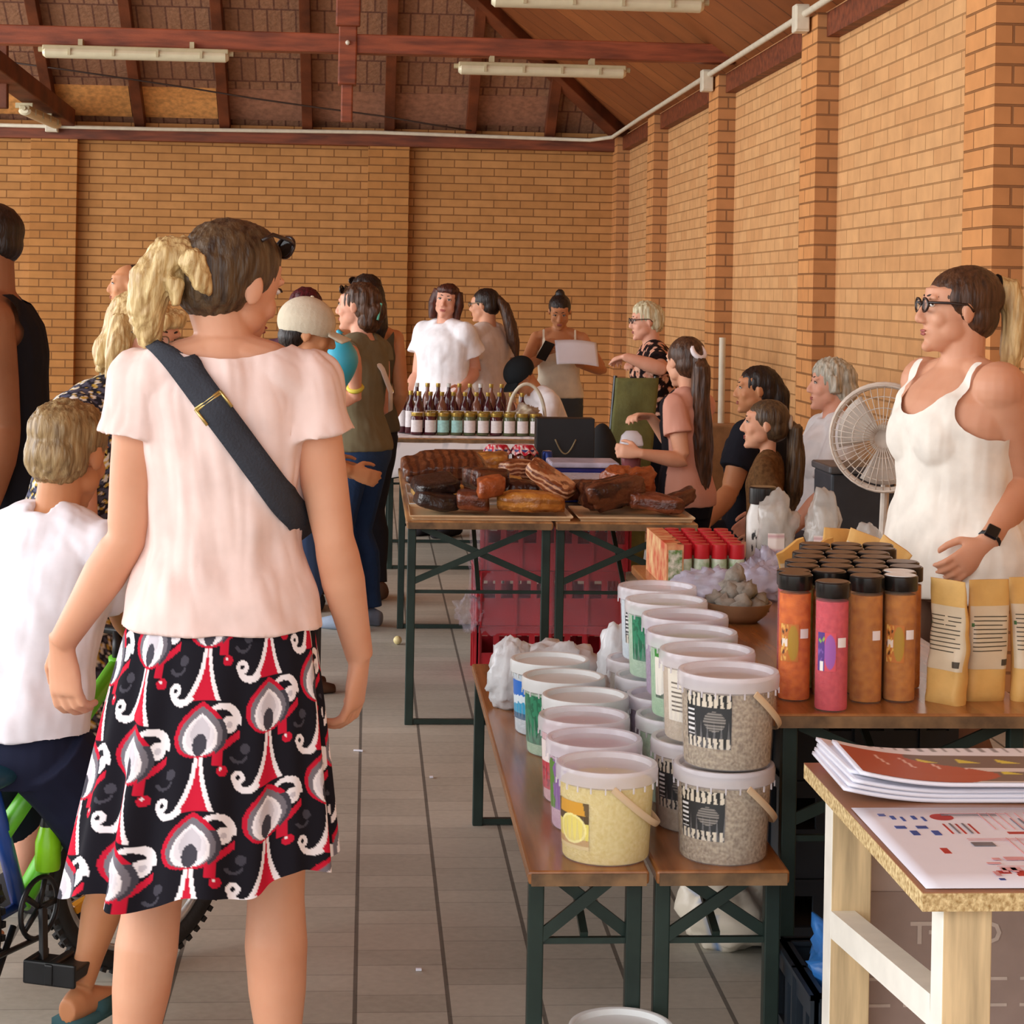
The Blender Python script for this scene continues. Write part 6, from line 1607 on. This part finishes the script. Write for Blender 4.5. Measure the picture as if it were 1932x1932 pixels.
# ------------------------------------------------------------ girl with the drink
p = p15 = Person('girl with very long brown ponytail in pink and black top holding a drink', (1.41, 8.62), 140, 1.42, skin='fair', head=(118, 4, 0), shw=.15, vox=.006, g=.95, headk=1.04)
p.arm(-1, W_(1222, 858, 8.42), elbow=W_(1292, 888, 8.45), curl=.9, hdir=(-1, .25, .1), hn=(-.3, -1, .2)); p.arm(1, W_(1230, 790, 8.72), elbow=W_(1262, 862, 8.8), curl=.9, hdir=(-.9, -.5, .1), hn=(.2, .3, 1)); p.leg(1); p.leg(-1); p.build(); p.face()
p.hair(HAIR['brown'], SCALP, amp=.0025)
p.hair(HAIR['brown'], [('w', [((0, -.09, .05), (0, 0, 0)), ((0, -.125, .0), (0, 0, -.03)), ((0, -.115, -.08), (0, 0, -.12)), ((0, -.1, -.1), (.02, 0, -.3)), ((0, -.09, -.1), (.03, 0, -.46)), ((0, -.09, -.1), (.035, 0, -.56))], [.028, .042, .05, .052, .045, .012])], 'ponytail', amp=.007)
MB().tube([p.Hd.p(.03 * math.cos(a), -.1 + .02 * math.sin(a), .045 + .028 * math.sin(a)) for a in [2 * PI * i / 18 for i in range(18)]], .012, 8, closed=True).build('scrunchie', C_('white_scrunchie', 'e6dcdc'), p.t, True, origin=p.root)
pk, bk_ = rgb('d39a86'), rgb('1f1a1e')
def halfpink(c): q = p15.T.inv(c + p15.root); return pk if q.y < .01 else bk_
p.top('t_shirt', M_printm, off=.018, sleeve=.5, wr=.006, hem=-.06, patt=halfpink); p.legwear('leggings', C_('black_leggings', '1c1c22'))
t = thing('drink_cup', W_(1190, 905, 8.5), 'clear cup of red drink with a domed lid in the girl\'s hands', 'cup'); t.scale = (1.25, 1.25, 1.5)
MB().lathe([(.001, .002), (.03, .002), (.036, .07), (.001, .07)], n=20).build('drink', mat('red_drink', '7a1f2a', .2), t, smooth=.7)
MB().lathe([(.031, -.002), (.041, .1)], n=24, cap=False).build('cup_wall', M_glassy, t, smooth=True)
MB().lathe([(.042, .1), (.042, .106), (.036, .128), (.02, .142), (.001, .143)], n=24).build('lid', M_lid, t, smooth=True)
# ------------------------------------------------------------ seated woman in dark t-shirt, girl in brown
p = Person('dark-haired woman in a black t-shirt sitting behind the girl in brown', (1.88, 9.35), 146, 1.64, skin='tan', hip=.52, head=(178, 0, 0), g=1.3, ga=1.25, vox=.007)
p.arm(-1, W_(1335, 985, 9.0), elbow=W_(1378, 925, 9.15), curl=.6); p.arm(1, (.2, .3, .05)); p.leg(1, V((1.45, 9.45, .085)), pole=(-1, 0, .5)); p.leg(-1, V((1.45, 9.25, .085)), pole=(-1, 0, .5)); p.build(); p.face()
p.hair(HAIR['dark'], SCALP + [('l', [(0, -.05, .06), (.0, -.1, -.03), (.0, -.1, -.16), (0, -.09, -.3)], [.06, .07, .065, .03])], amp=.005)
p.top('t_shirt', C_('black_tee', '1e1f27'), off=.018, sleeve=.6, wr=.006, neck=.53); p.legwear('trousers', C_('black_trousers', '26262c'))
stool(1.92, 9.35, .36, 'plain stool under the woman in the black t-shirt')
p = Person('girl in a brown t-shirt with a dark blond ponytail, in profile', (1.685, 8.2), 160, 1.14, skin='fair', head=(172, -2, 0), shw=.125, headk=1.12, vox=.006, g=.9)
p.arm(-1, (-.2, .06, -.0)); p.arm(1, (.2, .1, .0)); p.leg(1); p.leg(-1); p.build(); p.face()
p.hair(HAIR['mixed'], SCALP, amp=.002)
p.hair(HAIR['mixed'], [('w', [((0, -.09, .02), (0, 0, 0)), ((0, -.14, -.01), (0, 0, 0)), ((0, -.15, -.06), (0, 0, -.08)), ((0, -.14, -.1), (.0, 0, -.2)), ((0, -.13, -.1), (.0, 0, -.32))], [.022, .036, .044, .045, .014])], 'ponytail', amp=.007)
MB().tube([p.Hd.p(.025 * math.cos(a), -.105, .015 + .025 * math.sin(a)) for a in [2 * PI * i / 16 for i in range(16)]], .01, 8, closed=True).build('hair_tie', C_('pale_hair_tie', 'b8a898'), p.t, True, origin=p.root)
p.top('t_shirt', C_('brown_tee', '6a4a2c', var=.2, vscale=60), off=.016, sleeve=.7, wr=.005, hem=-.06); p.legwear('shorts', C_('blue_shorts', '2f4878'), to=.45)
# ------------------------------------------------------------ grey-haired woman seated by the wall
p = Person('grey-haired woman in a white t-shirt sitting by the right wall beside the fan', (2.10, 8.75), 182, 1.62, skin='pink', hip=.58, head=(180, -2, 0), g=1.25, ga=1.15, bust=1.0, vox=.006)
p.arm(-1, (-.2, .25, .02), pole=(-.5, -.8, -.5)); p.arm(1, (.2, .3, .05)); p.leg(1, V((1.75, 8.85, .085)), pole=(-1, 0, .5)); p.leg(-1, V((1.75, 8.65, .085)), pole=(-1, 0, .5)); p.build(); p.face()
p.hair(HAIR['grey'], SCALP + [('e', (0, .0, .06), (.084, .092, .075)), ('e', (0, -.06, -.02), (.082, .065, .08)), ('l', [(-.07, .01, .05), (-.086, .0, -.03)], [.03, .026]), ('l', [(.07, .01, .05), (.086, .0, -.03)], [.03, .026])], amp=.008)
p.top('t_shirt', C_('soft_white_cotton', 'e4e2e2'), off=.022, sleeve=.8, wr=.007, neck=.53, flare=.02); p.legwear('trousers', C_('grey_trousers', '5a5a60'))
stool(2.12, 8.75, .385, 'plain stool under the grey-haired woman')
# ------------------------------------------------------------ vendor in the white tank top
p = Person('young woman with dark-framed glasses in a white tank top standing behind the jars', (1.685, 5.5), 197, 1.73, skin='fair', head=(181, -2, 0), g=1.36, ga=1.45, bust=1.1, vox=.005, shw=.178, headk=1.04, neckz=.55)
p.arm(-1, W_(1835, 1078, 5.2), elbow=W_(1925, 935, 5.42), hdir=(-.7, -.1, -.55), hn=(.3, -1, .2), curl=.7); p.arm(1, (.17, .1, -.04), pole=(.1, -1, 0), curl=.7); p.leg(1); p.leg(-1); p.build(); p.face()
p.hair(HAIR['brown'], SCALP + [('e', (0, -.03, .045), (.079, .098, .083))], amp=.0018)
p.hair(HAIR['blond'], [('w', [((0, -.1, .08), (0, 0, 0)), ((0, -.135, .075), (0, 0, 0)), ((0, -.16, .02), (0, 0, -.02)), ((0, -.155, -.03), (0, 0, -.08)), ((0, -.14, -.05), (.0, 0, -.15))], [.022, .034, .038, .034, .012])], 'ponytail', amp=.006, label='blond streaked ponytail')
MB().tube([p.Hd.p(.024 * math.cos(a), -.112, .08 + .024 * math.sin(a)) for a in [2 * PI * i / 16 for i in range(16)]], .009, 8, closed=True).build('hair_tie', C_('black_hair_tie', '1a1614'), p.t, True, origin=p.root)
p.glasses(M_frame, .0036, .0235, .018)
p.top('tank_top', C_('white_jersey_vest', 'f2ece0'), off=.016, sleeve=0, cut=scoop(.385, .1, .5, .152, .32), wr=.006, hem=-.12, flare=.02, sm=12)
p.legwear('trousers', C_('brown_trousers', '7a5a48'), off=.014)
E_, Wr = p.arms[-1][1], p.arms[-1][2]; d_ = (Wr - E_).normalized(); x_, y_ = frame(d_)
t_ = p.t
mb = MB(); c_ = Wr - d_ * .015; mb.loft([(c_ - d_ * .011, x_, y_, .036, .036), (c_ + d_ * .011, x_, y_, .035, .035)], 24); mb.build('watch_strap', mat('black_rubber', '1a1a1c', .5), t_, True, origin=p.root)
o = V((-.25, -1, .3)); o = (o - d_ * o.dot(d_)).normalized(); mb = MB().box((0, 0, 0), (.036, .042, .012)); R3 = Matrix((d_.cross(o), d_, o)).transposed(); mb.v = [c_ + o * .037 + R3 @ v for v in mb.v]; mb.build('watch_case', mat('watch_black', '15161a', .15), t_, bevel=.004, origin=p.root)

M_shoe = [C_('dark_shoe', '2c2a2c'), C_('white_sneaker', 'd8d6d2'), C_('brown_shoe', '5a4030')]
for i_, q_ in enumerate(PEOPLE):
    if any(c.name.startswith(('shoe', 'sandal')) for c in q_.t.children): continue
    q_.shoes(M_shoe[i_ % 3])
# ============================================================ bicycle
M_lime = mat('lime_paint', '6cc832', .3, spec=.6, var=.05); M_bblue = mat('blue_paint', '2b4f9a', .3, spec=.6, var=.05); M_rub = mat('tyre_rubber', '1f1d1c', .7, bump=.3); M_alu = mat('bike_alloy', 'b8b8b8', .35, metal=.8)
M_bblk = mat('bike_black', '191a1c', .4)
bb = V((-.735, 4.33, .28)); fa = V((-.528, 4.74, .255)); hd_t = V((-.572, 4.63, .765)); hd_b = V((-.560, 4.655, .60)); st = V((-.772, 4.17, .575)); ra = V((-.885, 4.03, .255))
t = thing('bicycle', bb * V((1, 1, 0)) if False else V((bb.x, bb.y, 0)), 'child bicycle with lime green tubes and blue seat tube under the boy', 'bicycle')
og = V((bb.x, bb.y, 0))
f = MB(); f.tube([hd_b, hd_t], .022); f.tube([hd_t - V((0, 0, .02)), lerp(bb, st, .62)], .021); f.tube([hd_b + V((0, 0, .02)), bb], .024)
f.build('frame', M_lime, t, True, origin=og)
f = MB(); f.tube([bb, st], .018); f.tube([bb, ra], .011); f.tube([lerp(bb, st, .7), ra], .009); f.build('seat_tube', M_bblue, t, True, origin=og)
f = MB(); h_ = V((.75, .66, 0)).normalized(); r_ = V((.66, -.75, 0))
for s in (-1, 1): f.tube([hd_b - V((0, 0, .02)), hd_b + r_ * s * .05 - V((0, 0, .06)), fa + r_ * s * .055], .012)
f.build('fork', M_bblk, t, True, origin=og)
def wheel(c, hdir, name, R=.255, refl=False):
    h = V(hdir).normalized(); z = V((0, 0, 1)); n_ = h.cross(z)
    circ = lambda r, a, o_=0: c + h * (r * math.cos(a)) + z * (r * math.sin(a)) + n_ * o_
    N_ = 64
    w = MB().tube([circ(R - .024, 2 * PI * i / N_) for i in range(N_)], .024, 12, closed=True)
    for i in range(56):
        a = 2 * PI * i / 56
        for o_ in (-.014, .014): w.box(circ(R - .002, a + .03 * (o_ > 0), o_), (.013, .012, .012), Matrix((h * -math.sin(a) + z * math.cos(a), n_, h * math.cos(a) + z * math.sin(a))).transposed())
    w = w.build(name, M_rub, t, smooth=.6, origin=og)
    rm = MB().tube([circ(R - .05, 2 * PI * i / N_) for i in range(N_)], .011, 8, closed=True); rm.build('rim', M_alu, w, True, origin=og) if False else None
    o = rm.build('rim', M_alu, w, True, origin=og)
    sp = MB()
    for i in range(20): sp.tube([c + n_ * (.02 if i % 2 else -.02), circ(R - .055, 2 * PI * i / 20)], .0013, 5)
    sp.build('spokes', M_alu, w, origin=og)
    MB().tube([c - n_ * .045, c + n_ * .045], .016, 12).build('hub', M_alu, w, True, origin=og)
    if refl:
        for a in (-.62, 1.47, 3.57):
            q = MB(); q.bar(circ(.075, a, -.004), circ(.195, a, -.004), .02, .028, n_); q.build('spoke_reflector', mat('orange_reflector', 'f0a020', .25), w, bevel=.004, origin=og)
    return w
wheel(fa, (.75, .66, 0), 'front_wheel', refl=True); wheel(ra, (.45, .89, 0), 'rear_wheel')
h = V((.45, .89, 0)).normalized(); r = h.cross(V((0, 0, 1)))
s_ = MB().loft([(st + V((0, 0, .03)) + h * a, r, V((0, 0, 1)), w_, th) for a, w_, th in ((-.11, .05, .02), (-.07, .075, .028), (0, .065, .028), (.07, .032, .022), (.13, .02, .016))], 16); s_.build('saddle', mat('saddle_teal', '1f4a5c', .5), t, True, origin=og)
MB().box(st - h * .1 - V((0, 0, .05)), (.07, .03, .05), Matrix.Rotation(-.46, 3, 'Z')).build('rear_reflector', mat('red_reflector', 'b02428', .25), t, bevel=.008, origin=og)
b = MB(); hs = hd_t + V((0, 0, .06)); r2 = V((.8, -.6, 0)).normalized(); b.tube([hd_t - V((0, 0, .02)), hs], .013); b.tube([hs - r2 * .26 - h * .06 + V((0, 0, .04)), hs - r2 * .1, hs + r2 * .1, hs + r2 * .26 - h * .06 + V((0, 0, .04))], .011); b.build('handlebar', M_bblk, t, True, origin=og)
for s in (-1, 1): MB().tube([hs + r2 * s * .2 - h * .035 + V((0, 0, .028)), hs + r2 * s * .3 - h * .08 + V((0, 0, .05))], .017).build('grip', M_bblk, t, True, origin=og)
c = MB().tube([bb + r * .05 + V((0, .0, 0)) + (h * math.cos(a) + V((0, 0, 1)) * math.sin(a)) * .065 for a in [2 * PI * i / 30 for i in range(30)]], .006, 6, closed=True)
for i in range(5): c.bar(bb + r * .05, bb + r * .05 + (h * math.cos(i * 1.257) + V((0, 0, 1)) * math.sin(i * 1.257)) * .065, .012, .006, r)
c.build('chainring', M_bblk, t, True, origin=og)
pd = at(112, 1826, 4.22)
MB().bar(bb + r * .06, pd - r * .04, .022, .012, r).build('crank', M_bblk, t, bevel=.003, origin=og)
q = MB(); R3 = Matrix.Rotation(-.35, 3, 'Z')
q.box(pd, (.12, .085, .026), R3); q.box(pd + V((0, 0, .0)), (.02, .1, .045), R3); q.box(pd + R3 @ V((0, -.04, 0)), (.12, .012, .05), R3); q.box(pd + R3 @ V((-.055, 0, 0)), (.014, .09, .05), R3)
q.build('pedal', M_bblk, t, bevel=.004, origin=og)
pd2 = bb - r * .1 + V((-.03, .05, .13)); MB().bar(bb - r * .05, pd2, .022, .012, r).build('crank', M_bblk, t, origin=og); MB().box(pd2 - r * .05, (.1, .08, .03), R3).build('pedal', M_bblk, t, bevel=.004, origin=og)
k = MB().tube([bb - h * .05 - V((0, 0, .03)) + r * .02, V((-.80, 4.08, .012))], .008); k.build('kickstand', M_bblk, t, True, origin=og)
g_ = MB().tube([ra + r * .045 - V((0, 0, .045)) , lerp(ra, bb, .5) + r * .05 - V((0, 0, .05)), bb + r * .05 - V((0, 0, .065))], .006, 6); g_.build('chain', M_bblk, t, True, origin=og)
t = thing('water_bottle', at(90, 1640, 4.30), 'lime green drinking bottle on the bicycle beside the bare leg', 'bottle')
MB().lathe([(.001, 0), (.026, 0), (.028, .01), (.028, .06), (.018, .095)], n=20).build('body', mat('lime_bottle', '8fd61e', .25), t, smooth=.7)
MB().lathe([(.018, .093), (.019, .098), (.012, .125), (.001, .127)], n=16).build('cap', M_bblk, t, smooth=.6)
o = MB().bar((0, 0, -.012), (0.012, 0.02, .06), .02, .006)
